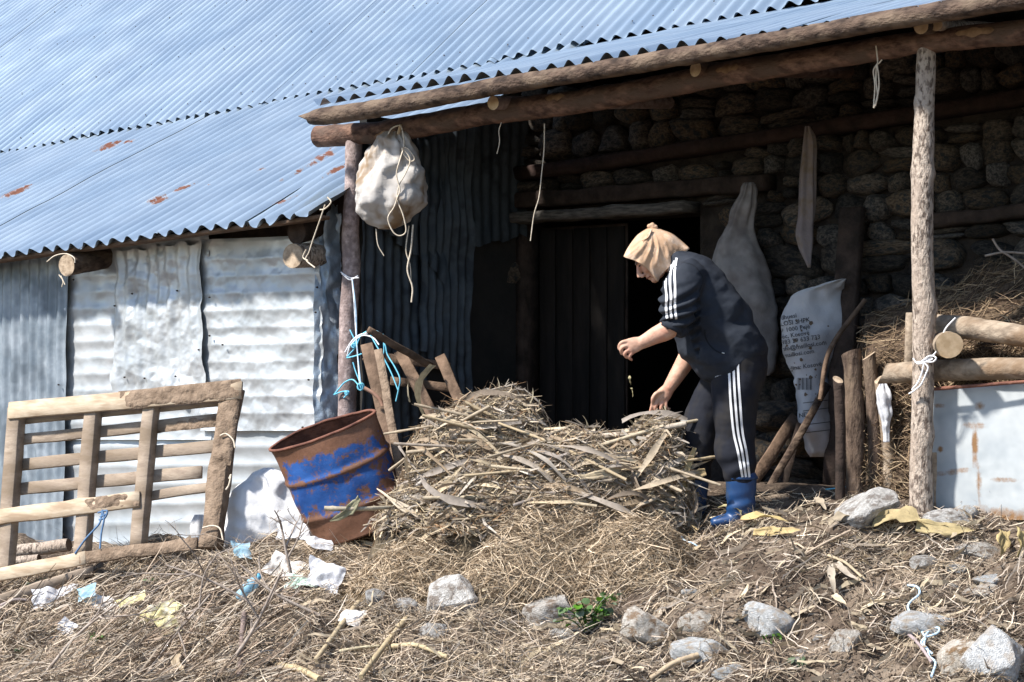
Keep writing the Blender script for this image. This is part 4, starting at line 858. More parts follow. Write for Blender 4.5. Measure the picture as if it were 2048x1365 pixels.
h = .005*fbm(V*7, 3, 41)+.014*lnoise(V*np.array((8, 6, 10)), 42)+.010*lnoise(V*np.array((15, 12, 22)), 44)
h = h+.014*np.sin((v*.9-.45*u)*.085+2.4*vnoise(V*4, 6))*np.exp(-((ax_-55)/45)**2)*(~arm)              # folds across the belly
h = h+arm*.011*np.sin(v*.30+.14*u+2.6*vnoise(V*9, 7))*np.clip((v-560)/40, 0, 1)                        # bunched sleeve
V = V+N*h[:, None]; jac = MB().add(V, F).build('jacket', M_jacket, person)
# hem band and cuffs
bpy.context.view_layer.update(); bvj, bvt = bvh_of(jac), bvh_of(tro)
def ribbon(name, pts, wpx, bv, mat, parent, off=.0035, n=40, d0=8.8):
    P = smooth_path(np.array([(a, b, 0.) for (a, b) in pts]), n); T = nrm(np.gradient(P, axis=0)); S = np.c_[-T[:, 1], T[:, 0]]; V = []; ok = []
    for i in range(n):
        for k in (-1, 0, 1):
            q = cast(bv, P[i, 0]+S[i, 0]*k*wpx/2, P[i, 1]+S[i, 1]*k*wpx/2, off, d0); V.append(q if q is not None else np.zeros(3)); ok.append(q is not None)
    F = [f for f in grid_faces(n, 3).tolist() if all(ok[i] for i in f)]
    if F: return MB().add(np.array(V), F).build(name, mat, parent)
for pts in ([(1457, 714), (1459, 760), (1461, 802), (1467, 864), (1476, 905), (1485, 955)], [(1466, 712), (1468, 760), (1470.5, 802), (1476, 864), (1484.5, 905), (1492, 955)], [(1475, 709), (1477, 760), (1480, 802), (1485, 864), (1493, 905), (1499, 955)]):
    ribbon('leg_stripe', pts, 4.6, bvt, M_stripe, tro, n=70)
for pts in ([(1344, 530), (1334, 545), (1331, 569), (1333, 594), (1332, 615), (1334, 637)], [(1349, 522), (1341, 545), (1340, 569), (1342, 594), (1341, 615), (1343, 638)], [(1353, 516), (1349, 545), (1350, 572), (1350, 594), (1350, 615), (1352.5, 639)]):
    ribbon('sleeve_stripe', pts, 4.6, bvj, M_stripe, jac, n=50)
print_text('adidas', 1429.5, 755, 10.5, 21, bvt, M_stripe, tro, name='emblem', sx=.72, bold=.02)
M_seam = pm('dark_seam', (.006, .008, .012), (.010, .012, .016), 9, .9, 0, 0)
ribbon('pocket', [(1409, 660), (1411, 675), (1419, 690), (1432, 702), (1447, 708)], 3.2, bvj, M_seam, jac, .002)
ribbon('shoulder_seam', [(1361, 524), (1385, 530), (1400, 545), (1406, 562), (1398, 585)], 1.2, bvj, M_seam, jac, .002)
mb = MB(); tube(mb, [cast(bvj, 1444, 706, .004), cast(bvj, 1449, 707, .004)], .003, 6); mb.build('zip_pull', M_tin_white, jac)
def band(name, c, nv, r1, r2, w, mat, par, seed=0):  # ribbed cuff: a short tube round an axis
    mb = MB(); limb_rows = None; n = 28; a = np.linspace(0, 2*math.pi, n, endpoint=False); T = nrm(nv); Y = np.array((0, 1., 0)); Nn = nrm(np.cross(T, Y)); B = np.cross(Nn, T); V = []
    for i, (f, k) in enumerate(((-.5, .97), (-.5, 1.04), (0, 1.06), (.5, 1.0), (.5, .9))): V.append(c+T*f*w+np.outer(np.cos(a)*r1*k*(1+.03*np.cos(14*a)), Nn)+np.outer(np.sin(a)*r2*k*(1+.03*np.cos(14*a)), B))
    V = np.array(V).reshape(-1, 3); F = [(i*n+j, i*n+(j+1) % n, (i+1)*n+(j+1) % n, (i+1)*n+j) for i in range(4) for j in range(n)]; mb.add(V, F); return mb.build(name, mat, par)
band('cuff', PB(1345, 655, -.236), vec(-.45, .89), .062, .066, .035, M_jacket, jac); band('cuff', PB(1376, 704, .22), vec(-.5, .86), .054, .056, .03, M_jacket, jac)
# headscarf: a hood open round the face and over the collar
Tc = [(1247, 513), (1253, 500), (1262, 486), (1274, 471), (1288, 461), (1299, 456), (1312, 456), (1328, 461), (1345, 468), (1361, 480), (1379, 496)]
Bc = [(1249, 515), (1258, 518), (1267, 521), (1279, 527), (1293, 537), (1304, 550), (1315, 564), (1322, 552), (1332, 541), (1347, 525), (1379, 498)]
nu, nv = 56, 26; T_ = smooth_path([(a, b, 0) for a, b in Tc], nu); B_ = smooth_path([(a, b, 0) for a, b in Bc], nu); g = np.linspace(0, 1, nv)
def scarf_side(s):
    V = []
    for i in range(nu):
        f = i/(nu-1); wmax = .094*math.sin(math.pi*min(max(.10+.86*f, 0), 1))**.6
        for j in range(nv):
            r = g[j]; q = T_[i]*(1-r)+B_[i]*r; pr = (1-(1-min(r/.62, 1))**2.2)**.5
            pr *= 1-.42*np.clip((r-.6)/.4, 0, 1)**1.5*math.exp(-((f-.6)/.16)**2)
            y = s*wmax*pr
            ph = (q[0]-1303)*.62-(q[1]-455)*.05; d1 = math.hypot(q[0]-1304, q[1]-452)
            an = math.atan2(q[1]-450, q[0]-1304); fo = (.005*(1-2*abs(math.sin(an*9+1.2*math.sin(d1*.05))))+.003*(1-2*abs(math.sin(an*19+1.7*math.sin(d1*.06)))))*min(1, d1/30)*(pr > .2)*math.exp(-((an-1.6)/.8)**2)
            V.append(W(q[0], q[1], DP+y+s*fo))
    return np.array(V)
mb = MB()
for s in (-1, 1):
    V = scarf_side(s); V = V+np.c_[0*V[:, 0], .004*fbm(V*22, 2, 7)+.005*lnoise(V*26, 8), 0*V[:, 0]]; F = grid_faces(nu, nv).tolist(); mb.add(V, F if s < 0 else [f[::-1] for f in F])
scarf = mb.build('headscarf', M_scarf, person); sm = scarf.modifiers.new('s', 'SOLIDIFY'); sm.thickness = .004; sm.offset = -1
mb = MB()
for (a, b, r) in ((1299, 453, 5), (1305, 450, 5), (1311, 455, 5), (1304, 457, 6)): ell(mb, W(a, b, DP-.004), np.array((r*DP/FPX, 0, 0)), lat*.012, Z3*r*DP/FPX)
V, N, F = fused(mb, .004, 2); V = V+N*(.002*fbm(V*70, 2, 1))[:, None]; MB().add(V, F).build('scarf_knot', M_scarf, scarf)
mb = MB(); tube(mb, smooth_path([W(1303, 460, DP-.05), W(1296, 475, DP-.075), W(1284, 482, DP-.085)], 10), np.linspace(.006, .002, 10), 6); mb.build('scarf_end', M_scarf, scarf)
bpy.context.view_layer.update(); bvs = bvh_of(scarf)
M_lace = pm('pale_embroidery', (.66, .54, .42), (.72, .60, .48), 60, .9, 0, 0)
for (cu_, cv_) in ((1311, 497), (1330, 487), (1283, 517), (1318, 468), (1292, 488), (1345, 482), (1362, 498), (1336, 512), (1318, 530), (1275, 497), (1350, 505)):
    mb = MB(); ok = 0
    for k in range(11):
        a = k*2.4; r = 1.1*math.sqrt(k); q = cast(bvs, cu_+r*math.cos(a)*.8, cv_+r*math.sin(a)*1.2, .0022)
        if q is not None: ell(mb, q, np.array((.0011, 0, 0)), lat*.0006, Z3*.0013); ok += 1
    if ok: mb.build('embroidery', M_lace, scarf)['kind'] = 'stuff'
# boots
for (y, sh, ft) in ((-.09, [(1482, 950, 32), (1482, 975, 30.5), (1481, 1005, 29), (1482, 1030, 28)], [(1498, 1036, 15), (1478, 1037, 17), (1452, 1041, 14), (1428, 1045, 11)]), (.15, [(1389, 945, 31), (1388, 970, 30), (1386, 1000, 28), (1386, 1020, 27)], [(1400, 1022, 15), (1380, 1023, 16), (1356, 1027, 13), (1334, 1031, 10)])):
    mb = MB(); limb(mb, [(u, v, y, r, r*.00225) for (u, v, r) in sh]); limb(mb, [(u, v, y, r, .05 if i < 3 else .04) for i, (u, v, r) in enumerate(ft)])
    V, N, F = fused(mb, .006, 5); uu, vv = proj(V); V = V+N*(.004*np.sin(vv*.22+uu*.05)*np.exp(-((vv-1010)/20)**2)+.003*fbm(V*9, 2, 5))[:, None]
    bo = MB().add(V, F).build('boot', M_boot, person)
    c = PB(sh[0][0], sh[0][1]+5, y); band('boot_rim', c, np.array((0, 0, 1.)), .080, .072, .018, M_boot, bo)

# ------------------------------------------------------------------ loose things: straw, corn, rocks, rubbish
def strands(P, T, L, Wd, bend, K=3, seed=0, wob=0.):
    n = len(P); r = np.random.default_rng(seed); S = nrm(np.cross(T, nrm(r.normal(size=(n, 3))))); s = np.linspace(0, 1, K+1)
    pts = P[:, None, :]+T[:, None, :]*(s[None, :, None]*L[:, None, None])+bend[:, None, :]*(s**2)[None, :, None]
    if wob: pts = pts+r.normal(size=(n, K+1, 3))*(wob*L)[:, None, None]*(s > 0)[None, :, None]
    tp = np.ones(K+1); tp[-1] = .45; h = S[:, None, :]*(Wd[:, None, None]/2*tp[None, :, None])
    V = np.stack([pts-h, pts+h], 2).reshape(-1, 3); b = (np.arange(n)*(K+1)*2)[:, None]; k = np.arange(K)*2
    F = np.stack([b+k, b+k+1, b+k+3, b+k+2], -1).reshape(-1, 4); return V, F, (K+1)*2
def straw_obj(name, label, cat, P, T, L, Wd, bend, pal, mat, K=3, seed=0, wob=0., extra=None):
    V, F, m = strands(P, T, L, Wd, bend, K, seed, wob); r = np.random.default_rng(seed+1); pal = np.array(pal)
    C = pal[r.integers(0, len(pal), len(P))]*r.uniform(.65, 1.25, (len(P), 1)); o = raw_mesh(name, V, F, mat, np.repeat(C, m, 0), org=P.mean(0), smooth=False)
    return tag(o, label, cat, kind='stuff')
M_straw = pm('dry_straw', (.75, .75, .75), (1, 1, 1), 30, .8, 0, 0, use_col=True, spec=.2)
M_leaf = pm('dry_corn_leaf', (.72, .72, .72), (1, 1, 1), 24, .8, 0, .3, 60, stretch=(1, 1, 1), use_col=True, spec=.2, thin=.18, dist=.004)
M_stalk = pm('dry_corn_stalk', (.70, .70, .70), (1, 1, 1), 30, .7, 0, .2, 50, use_col=True, spec=.3)
M_dung = pm('dark_dung_and_straw', (.030, .020, .014), (.095, .063, .042), 11, .97, 0, 1., 30, c3=(.13, .09, .058), s3=5, dist=.03)
M_core = pm('matted_stalks', (.055, .042, .028), (.15, .115, .072), 14, .95, 0, 1., 36, dist=.03)
def hf_mesh(name, f, x0, x1, y0, y1, step, mat):
    xs = np.arange(x0, x1, step); ys = np.arange(y0, y1, step); X, Y = np.meshgrid(xs, ys, indexing='ij'); XY = np.c_[X.ravel(), Y.ravel()]; z = f(XY); g = gz(XY, False)
    F = grid_faces(len(xs), len(ys))[:, ::-1]; keep = (z > g-.05)[F].any(1)
    V = np.c_[XY, np.maximum(z, g-.08)]; o = raw_mesh(name, V, F[keep], mat, org=V.mean(0)); return o
def surf_samples(bv, n, box_, rs, d0=8., inside=None):   # points on a surface, evenly spread as the viewer sees it
    P, N = [], []; t = 0
    while len(P) < n and t < n*6:
        t += 1; u, v = rs.uniform(box_[0], box_[2]), rs.uniform(box_[1], box_[3])
        if inside and not inside(u, v): continue
        a = W(u, v, d0); e = W(u, v, d0+5); r = bv.ray_cast(Vector(a), Vector(nrm(e-a)), 7)
        if r[0] is not None: P.append(np.array(r[0])); N.append(np.array(r[1]) if r[1].z > -.2 else -np.array(r[1]))
    return np.array(P), np.array(N)
def tangent(N, rs, hx=1.0, spread=.7):            # directions lying in the surface, mostly level
    n = len(N); D = np.c_[rs.choice((-1, 1), n)*np.ones(n)*hx, rs.normal(0, .5, n), rs.normal(0, spread, n)]; D = D-N*(D*N).sum(1)[:, None]; return nrm(D)
def mound(XY, u, d, rx, ry, top, p=2.4):
    c = W(u, 740, d); zt = CZ+(HV-top)*d/FPX; g = float(gz0(c[None, :2])[0]); r = np.sqrt(((XY[:, 0]-c[0])/rx)**2+((XY[:, 1]-c[1])/ry)**2)
    return gz0(XY)-.05+(zt-g+.05)*np.clip(1-r**p, -1, 1)
# --- corn heap
def z_corn(XY):
    P = np.c_[XY, 0*XY[:, 0]]; z = np.maximum.reduce([mound(XY, 955, 10.45, .44, .42, 816, 5.), mound(XY, 830, 10.15, .30, .26, 992), mound(XY, 1310, 10.05, .18, .20, 845, 3.), mound(XY, 1075, 10.02, .72, .30, 900, 3.2), mound(XY, 1130, 10.3, .52, .4, 880)])
    return z+.035*fbm(P*6, 3, 51)+.02*fbm(P*18, 2, 52)
corn = hf_mesh('corn_heap', z_corn, -.95, 1.15, -.1, 1.6, .03, M_core); tag(corn, 'matted inside of the heap of dry corn stalks', 'corn heap', kind='stuff')
bpy.context.view_layer.update(); bvc = bvh_of(corn); rs = np.random.default_rng(3)
PALC = [(.46, .375, .275), (.54, .45, .34), (.40, .34, .28), (.33, .285, .245), (.58, .47, .32), (.38, .29, .20), (.24, .19, .145), (.52, .46, .39)]
P, N = surf_samples(bvc, 7500, (760, 760, 1400, 1060), rs); n = len(P); T = tangent(N, rs, 1, .55); L = rs.uniform(.05, .24, n)
straw_obj('corn_leaf_scraps', 'mass of torn dry corn leaves covering the heap', 'corn leaves', P+N*rs.uniform(0, .05, (n, 1))-T*L[:, None]/2, T, L, rs.uniform(.004, .016, n), N*rs.uniform(-.05, .08, (n, 1))+np.array((0, 0, -.02)), PALC, M_leaf, 4, 5, .06)
P, N = surf_samples(bvc, 6500, (740, 760, 1400, 1070), rs); n = len(P); T = tangent(N, rs, .9, .9); L = rs.uniform(.03, .16, n)
straw_obj('corn_chaff', 'fine broken stems and chaff between the corn leaves', 'chaff', P+N*rs.uniform(.01, .065, (n, 1))-T*L[:, None]/2, T, L, rs.uniform(.0016, .006, n), N*rs.uniform(-.03, .05, (n, 1))+rs.normal(0, .02, (n, 3)), [(.50, .40, .27), (.30, .22, .14), (.40, .33, .25), (.20, .145, .10), (.62, .50, .33), (.36, .22, .12)], M_straw, 3, 45, .05)
def leaf_geo(P, T, N, L, wd, rs, curl=.25, twist=1., droop=.1, K=10):
    s = np.linspace(0, 1, K+1); S = nrm(np.cross(T, N)); V = []; tw0 = rs.uniform(-.6, .6); ph = rs.uniform(0, 6); b2 = rs.normal(0, .12); m = 3 if wd < .04 else 9; e1, e2 = rs.uniform(0, 9, 2)
    for x in s:
        c = P+T*x*L+N*(curl*L*x*(1-x)*2*1.2)-Z3*droop*L*x*x+S*b2*L*math.sin(x*3); a = tw0+twist*x; sd = S*math.cos(a)+N*math.sin(a); nn = N*math.cos(a)-S*math.sin(a)
        w_ = wd*(.35+.65*math.sin(math.pi*min(x*.8+.16, 1)))*(1-.75*x**4)*(1+.18*math.sin(x*13+e1)+.1*math.sin(x*29+e2))
        for k in range(m):
            y = k/(m-1)*2-1; pl = (.08 if m > 3 else 0)*((k % 2)*2-1)*(1+.5*math.sin(x*5+k)); V.append(c+sd*w_/2*y+nn*w_*(.20*abs(y)*(1+math.sin(x*10+ph+y*2))-.06+pl))
    return np.array(V), grid_faces(K+1, m).tolist()
def add_leaf(P, T, N, L, wd, col, rs, label, group=None, **k):
    V, F = leaf_geo(P, T, N, L, wd, rs, **k); o = MB().add(V, F, 0, col).build('corn_leaf', M_leaf); return tag(o, label, 'corn leaf', group)
P, N = surf_samples(bvc, 230, (770, 765, 1395, 1050), rs); T = tangent(N, rs, 1, .6)
for i in range(len(P)):
    L = rs.uniform(.18, .55); c = np.array(PALC[rs.integers(0, len(PALC))])*rs.uniform(.8, 1.25)
    add_leaf(P[i]+N[i]*.02-T[i]*L*.4, T[i], nrm(N[i]+rs.normal(0, .3, 3)), L, rs.uniform(.016, .044), c, rs, 'dry curled corn leaf on the heap before the doorway', 'corn leaves on the heap', curl=rs.uniform(.02, .35), twist=rs.normal(0, 1.1), droop=rs.uniform(-.05, .3))
def stalk(pts, r, col, label, group=None):
    n = 26; Pth = smooth_path(pts, n); R = r*(1+.22*np.exp(-((np.arange(n) % 7-3)/.7)**2))*np.linspace(1.08, .85, n); mb = MB()
    tube(mb, Pth, R, 9, c=np.array(col)*np.array((.92, .95, 1.22)), rough=.05, seed=int(abs(pts[0][0])*100) % 50); return wrapbuild(mb, 'corn_stalk', M_stalk, label, 'corn stalk', group)
PALS = [(.46, .36, .20), (.55, .44, .24), (.40, .32, .20), (.34, .28, .19), (.50, .38, .19)]
P, N = surf_samples(bvc, 34, (800, 850, 1340, 1010), rs); T = tangent(N, rs, 1, .22)
for i in range(len(P)):
    L = rs.uniform(.35, .9); p = P[i]+N[i]*.02; a = p-T[i]*L/2; b = p+T[i]*L/2
    for q in (a, b): q[2] = max(q[2], gzz(q[0], q[1])+.02)
    stalk([a, p+N[i]*.03, b], rs.uniform(.006, .011), np.array(PALS[rs.integers(0, 5)])*rs.uniform(.75, 1.15), 'dry corn stalk lying lengthways in the heap', 'corn stalks in the heap')
def cpt(u, v, lift=.03):
    for dv in range(0, 120, 4):                    # slide down to the heap's outline if the pixel is above it
        r = bvc.ray_cast(Vector(W(u, v+dv, 8)), Vector(nrm(W(u, v+dv, 12)-W(u, v+dv, 8))), 8)
        if r[0] is not None: break
    p = np.array(r[0]) if r[0] is not None else W(u, v, 9.95)
    return p+np.array((0, -lift, lift*.4))
for (pts, r, c, lb) in (([(782, 958), (880, 944), (965, 926), (1060, 908)], .013, (.44, .38, .26), 'long pale corn stalk jutting left out of the heap'), ([(922, 958), (942, 985), (962, 1008)], .012, (.58, .45, .22), 'short yellow corn stalk pointing down at the heap front'), ([(900, 818), (915, 832), (932, 850)], .014, (.58, .45, .25), 'thick yellow corn stalk stub on top of the heap'), ([(650, 1021), (720, 1022), (800, 1018)], .012, (.42, .35, .2), 'corn stalk lying at the foot of the drum'), ([(1090, 905), (1190, 880), (1290, 868), (1372, 852)], .016, (.46, .38, .24), 'thick corn stalk along the top of the front bundle'), ([(985, 925), (1110, 895), (1230, 900), (1360, 915)], .014, (.44, .34, .19), 'corn stalk sagging across the front bundle')):
    stalk([cpt(u, v) for (u, v) in pts], r, c, lb)
for (a, b, wd, c, lb, k) in (((1254, 862), (1282, 965), .05, (.56, .46, .24), 'yellow corn leaf hanging down the front of the heap', {}), ((1388, 900), (1386, 978), .035, (.58, .45, .24), 'pale corn leaf hanging beside the far boot', {}), ((1410, 948), (1345, 962), .06, (.62, .46, .25), 'broad tan corn leaf spread before the far boot', {}), ((866, 735), (862, 790), .04, (.36, .33, .24), 'grey corn leaf curling up on the heap beside the planks', {}), ((905, 760), (880, 795), .03, (.34, .31, .23), 'grey corn leaf tip standing up on the heap', {}), ((1345, 815), (1375, 845), .09, (.36, .35, .32), 'grey crumpled corn leaf under the far hand', {}), ((1150, 840), (1240, 850), .05, (.40, .36, .27), 'twisted corn leaf on the dip of the heap', {}), ((720, 1000), (660, 1045), .10, (.36, .34, .22), 'grey green corn husk at the foot of the drum', {}), ((1066, 790), (1110, 815), .05, (.38, .35, .27), 'grey curled corn leaf at the heap top before the door', {})):
    A, B = cpt(*a, .03), cpt(*b, .03); L = max(np.linalg.norm(B-A), .12); wd = min(wd, .05); add_leaf(A, nrm(B-A), nrm(np.array((0, -1, .35))), L, wd, c, rs, lb, curl=.12, twist=.5, droop=0)
for (u, v, h) in ((1045, 800, .12), (1110, 808, .08), (985, 775, .10), (1215, 815, .09), (1170, 812, .10), (1280, 790, .12), (1330, 800, .08), (820, 780, .08), (850, 770, .06), (955, 790, .07)):
    A = cpt(u, v+25, .0); add_leaf(A, nrm(np.array((rs.normal(0, .5), rs.normal(0, .3), 1))), np.array((0, -1., 0)), h+.04, .012, np.array((.40, .35, .25))*rs.uniform(.8, 1.2), rs, 'thin corn leaf tip standing up from the heap top', 'standing leaf tips', curl=.2, twist=1., droop=.1)
for (u, v, d) in ((1259, 752, 10.05), (1262, 776, 10.07)):
    add_leaf(W(u, v, d), nrm(np.array((.2, .1, -1))), np.array((0, -1., 0)), .045, .014, (.52, .46, .26), rs, 'torn leaf scrap falling from the near hand', 'falling leaf scraps', twist=2.)
# --- hay heap in front
def z_hay(XY):
    P = np.c_[XY, 0*XY[:, 0]]; z = np.maximum.reduce([mound(XY, 1100, 9.80, .46, .24, 978, 2.), mound(XY, 880, 10.0, .50, .24, 1046, 2.), mound(XY, 1250, 9.66, .34, .20, 1046, 2.)]); return z+.03*fbm(P*6, 3, 61)+.02*fbm(P*20, 2, 62)
M_hay = pm('matted_hay', (.09, .062, .036), (.22, .16, .095), 24, .95, 0, 1., 60, dist=.02)
hay = hf_mesh('hay_heap', z_hay, -1.2, .95, -.5, .9, .03, M_hay); tag(hay, 'matted core of the brown hay heap in front of the corn', 'hay heap', kind='stuff')
bpy.context.view_layer.update(); bvh_ = bvh_of(hay)
PALH = [(.60, .47, .33), (.52, .40, .27), (.38, .285, .19), (.70, .57, .42), (.26, .19, .125)]
P, N = surf_samples(bvh_, 11000, (620, 940, 1370, 1180), rs); n = len(P); T = tangent(N, rs, .8, .9); L = rs.uniform(.06, .24, n)
straw_obj('hay_fibres', 'fine brown hay lying loose over the heap', 'hay', P+N*rs.uniform(0, .03, (n, 1))-T*L[:, None]/2, T, L, rs.uniform(.0016, .0046, n), N*rs.uniform(-.03, .05, (n, 1))+rs.normal(0, .018, (n, 3))+np.array((0, 0, -.03)), PALH, M_straw, 4, 9, .018)
# --- litter on the ground
_bu, _bv = np.meshgrid(np.arange(-30, 2090, 5), np.arange(980, 1390, 5), indexing='ij'); _bare = np.clip(.30+1.9*fbm(np.c_[_bu.ravel()/150., _bv.ravel()/75., 0*_bu.ravel()], 2, 91)+.55*np.clip((_bu.ravel()-940)/120, 0, 1)*np.clip((_bv.ravel()-1120)/40, 0, 1), 0, 1).reshape(_bu.shape)
def bare(u, v): return _bare[int((u+30)/5), int((v-980)/5)]     # soil shows in patches
bvg = bvh_of(ground)
P, N = surf_samples(bvg, 3000, (600, 1060, 1400, 1165), rs); n = len(P); T = tangent(N, rs, .8, .9); L = rs.uniform(.06, .22, n)
straw_obj('spread_hay', 'thin hay spilling down the bank below the hay heap', 'hay', P+N*.012-T*L[:, None]/2, T, L, rs.uniform(.0016, .004, n), N*rs.uniform(-.02, .06, (n, 1))+rs.normal(0, .02, (n, 3))+np.array((0, 0, -.03)), PALH, M_straw, 4, 11, .02)
PALG = [(.60, .49, .36), (.50, .40, .30), (.36, .28, .21), (.72, .61, .46), (.48, .41, .34), (.22, .165, .12), (.12, .085, .062)]
P, N = surf_samples(bvg, 20000, (-20, 985, 2070, 1375), rs, inside=lambda u, v: bare(u, v) < rs.random()*1.1); n = len(P); T = tangent(N, rs, .8, .7); L = rs.uniform(.02, .13, n)
straw_obj('ground_straw', 'short straw and stalk litter strewn over the slope', 'straw', P+N*.006-T*L[:, None]/2, T, L, rs.uniform(.0018, .005, n), N*rs.uniform(-.01, .045, (n, 1))+rs.normal(0, .015, (n, 3)), PALG, M_straw, 3, 13, .03)
P, N = surf_samples(bvg, 5200, (-20, 1090, 1150, 1375), rs, inside=lambda u, v: bare(u, v)*.8 < rs.random()); n = len(P); T = tangent(N, rs, .8, .9); L = rs.uniform(.08, .34, n)
straw_obj('dry_grass', 'tangled dry grass hanging over the left of the slope', 'dry grass', P+N*.01-T*L[:, None]/2, T, L, rs.uniform(.0018, .0042, n), N*rs.uniform(-.02, .09, (n, 1))+rs.normal(0, .04, (n, 3))+np.array((0, 0, -.03)), [(.66, .53, .39), (.52, .41, .30), (.36, .28, .20), (.60, .51, .41), (.22, .17, .115)], M_straw, 5, 15, .03)
P, N = surf_samples(bvg, 1500, (-20, 1170, 560, 1375), rs); n = len(P); T = nrm(np.c_[rs.uniform(.5, 1., n), rs.normal(0, .35, n), rs.uniform(.15, 1., n)]); L = rs.uniform(.2, .6, n)
straw_obj('brush_twigs', 'heap of thin grey-brown twigs on the lower left slope', 'twigs', P+N*.02-T*L[:, None]/2, T, L, rs.uniform(.004, .0085, n), N*rs.uniform(-.06, .10, (n, 1))+np.array((.02, 0, -.08))*rs.uniform(0, 2.2, (n, 1)), [(.44, .36, .28), (.36, .28, .21), (.50, .43, .35), (.26, .19, .14)], M_straw, 6, 17, .012)
P, N = surf_samples(bvg, 650, (620, 1090, 2070, 1375), rs); n = len(P); T = tangent(N, rs, .5, 1.1); L = rs.uniform(.06, .22, n)
straw_obj('pale_roots', 'pale roots and stems hanging on the bare bank', 'roots', P+N*.012-T*L[:, None]/2, T, L, rs.uniform(.004, .007, n), N*rs.uniform(0, .06, (n, 1))+rs.normal(0, .04, (n, 3)), [(.44, .36, .29), (.52, .44, .36), (.34, .27, .2)], M_straw, 6, 19, .03)
P, N = surf_samples(bvg, 9000, (560, 990, 2070, 1375), rs); n = len(P); k = rs.uniform(.003, .012, n)
tet = np.array([(1, 0, -.6), (-.6, .9, -.6), (-.6, -.9, -.6), (0, 0, 1)]); V = (P[:, None]+N[:, None]*.002+np.einsum('nij,kj->nki', np.stack([np.linalg.qr(rs.normal(size=(3, 3)))[0] for _ in range(n)]), tet)*k[:, None, None]).reshape(-1, 3)
b = np.arange(n)[:, None, None]*4; F = (b+np.array([(0, 1, 3), (1, 2, 3), (2, 0, 3), (0, 2, 1)])[None]).reshape(-1, 3)
C = np.repeat(np.array([(.10, .072, .052), (.15, .11, .08), (.07, .05, .036), (.22, .18, .14)])[rs.integers(0, 4, n)], 4, 0); o = raw_mesh('soil_crumbs', V, F, M_straw, C, org=P.mean(0), smooth=False); tag(o, 'dark soil crumbs scattered over the bank', 'soil crumbs', kind='stuff')

# tussocks of dead grass hanging over the lumps of the bank
Pc, Nc = surf_samples(bvg, 110, (-20, 1120, 2070, 1370), rs, inside=lambda u, v: u < 1050 or rs.random() < .3); k = rs.integers(0, len(Pc), 6500); n = len(k); a = rs.uniform(0, 2*math.pi, n); rr = np.abs(rs.normal(0, .07, n)); off = np.c_[np.cos(a)*rr, np.sin(a)*rr*.6]
XY = Pc[k][:, :2]+off; P = np.c_[XY, gz(XY)+.012+.03*np.exp(-(rr/.06)**2)]; T = nrm(np.c_[off*7+rs.normal(0, .35, (n, 2)), rs.uniform(-.5, .35, n)]); L = rs.uniform(.05, .17, n)
straw_obj('grass_tussocks', 'dead grass tussocks hanging in clumps on the bank', 'dry grass', P, T, L, rs.uniform(.0018, .004, n), np.c_[0*a, 0*a, -rs.uniform(.01, .10, n)], [(.64, .52, .38), (.52, .41, .29), (.38, .29, .20), (.58, .50, .40), (.22, .165, .11)], M_straw, 4, 33, .02)
# --- rocks
def rock_mesh(seed, mat):
    bm = bmesh.new(); bmesh.ops.create_icosphere(bm, subdivisions=5, radius=1); r = np.random.default_rng(seed); V = np.array([v.co[:] for v in bm.verts])
    V = V*(1+.22*fbm(V*.9+seed*3, 2, seed)[:, None])
    for _ in range(12):
        n_ = nrm(r.normal(size=3)); o = r.uniform(.58, .92); s = V @ n_-o; V = V-np.clip(s, 0, None)[:, None]*n_*.92
    V = V*(1+.05*fbm(V*3.1, 3, seed+2)[:, None]+.028*fbm(V*9, 3, seed+5)[:, None]+.03*lnoise(V*3.3, seed+4)[:, None])
    for v, c in zip(bm.verts, V): v.co = c
    me = bpy.data.meshes.new('rock'); bm.to_mesh(me); bm.free(); me.materials.append(mat); me.polygons.foreach_set('use_smooth', np.full(len(me.polygons), True)); return me
def rock(u, v, wpx, hpx, mat, seed, label, tilt=0., sink=.0, d=None):
    p = G(u, v+hpx*.25) if d is None else W(u, v, d); d = p[1]-CY; o = bpy.data.objects.new('rock', rock_mesh(seed, mat)); COL.objects.link(o)
    o.location = tuple(W(u, v+hpx*.06, d+.03)+np.array((0, sink, 0))); o.scale = (wpx/2*d/FPX*1.2, (wpx+hpx)/4*d/FPX, hpx/2*d/FPX*1.25); o.rotation_euler = (0, tilt, 0); return tag(o, label, 'rock')
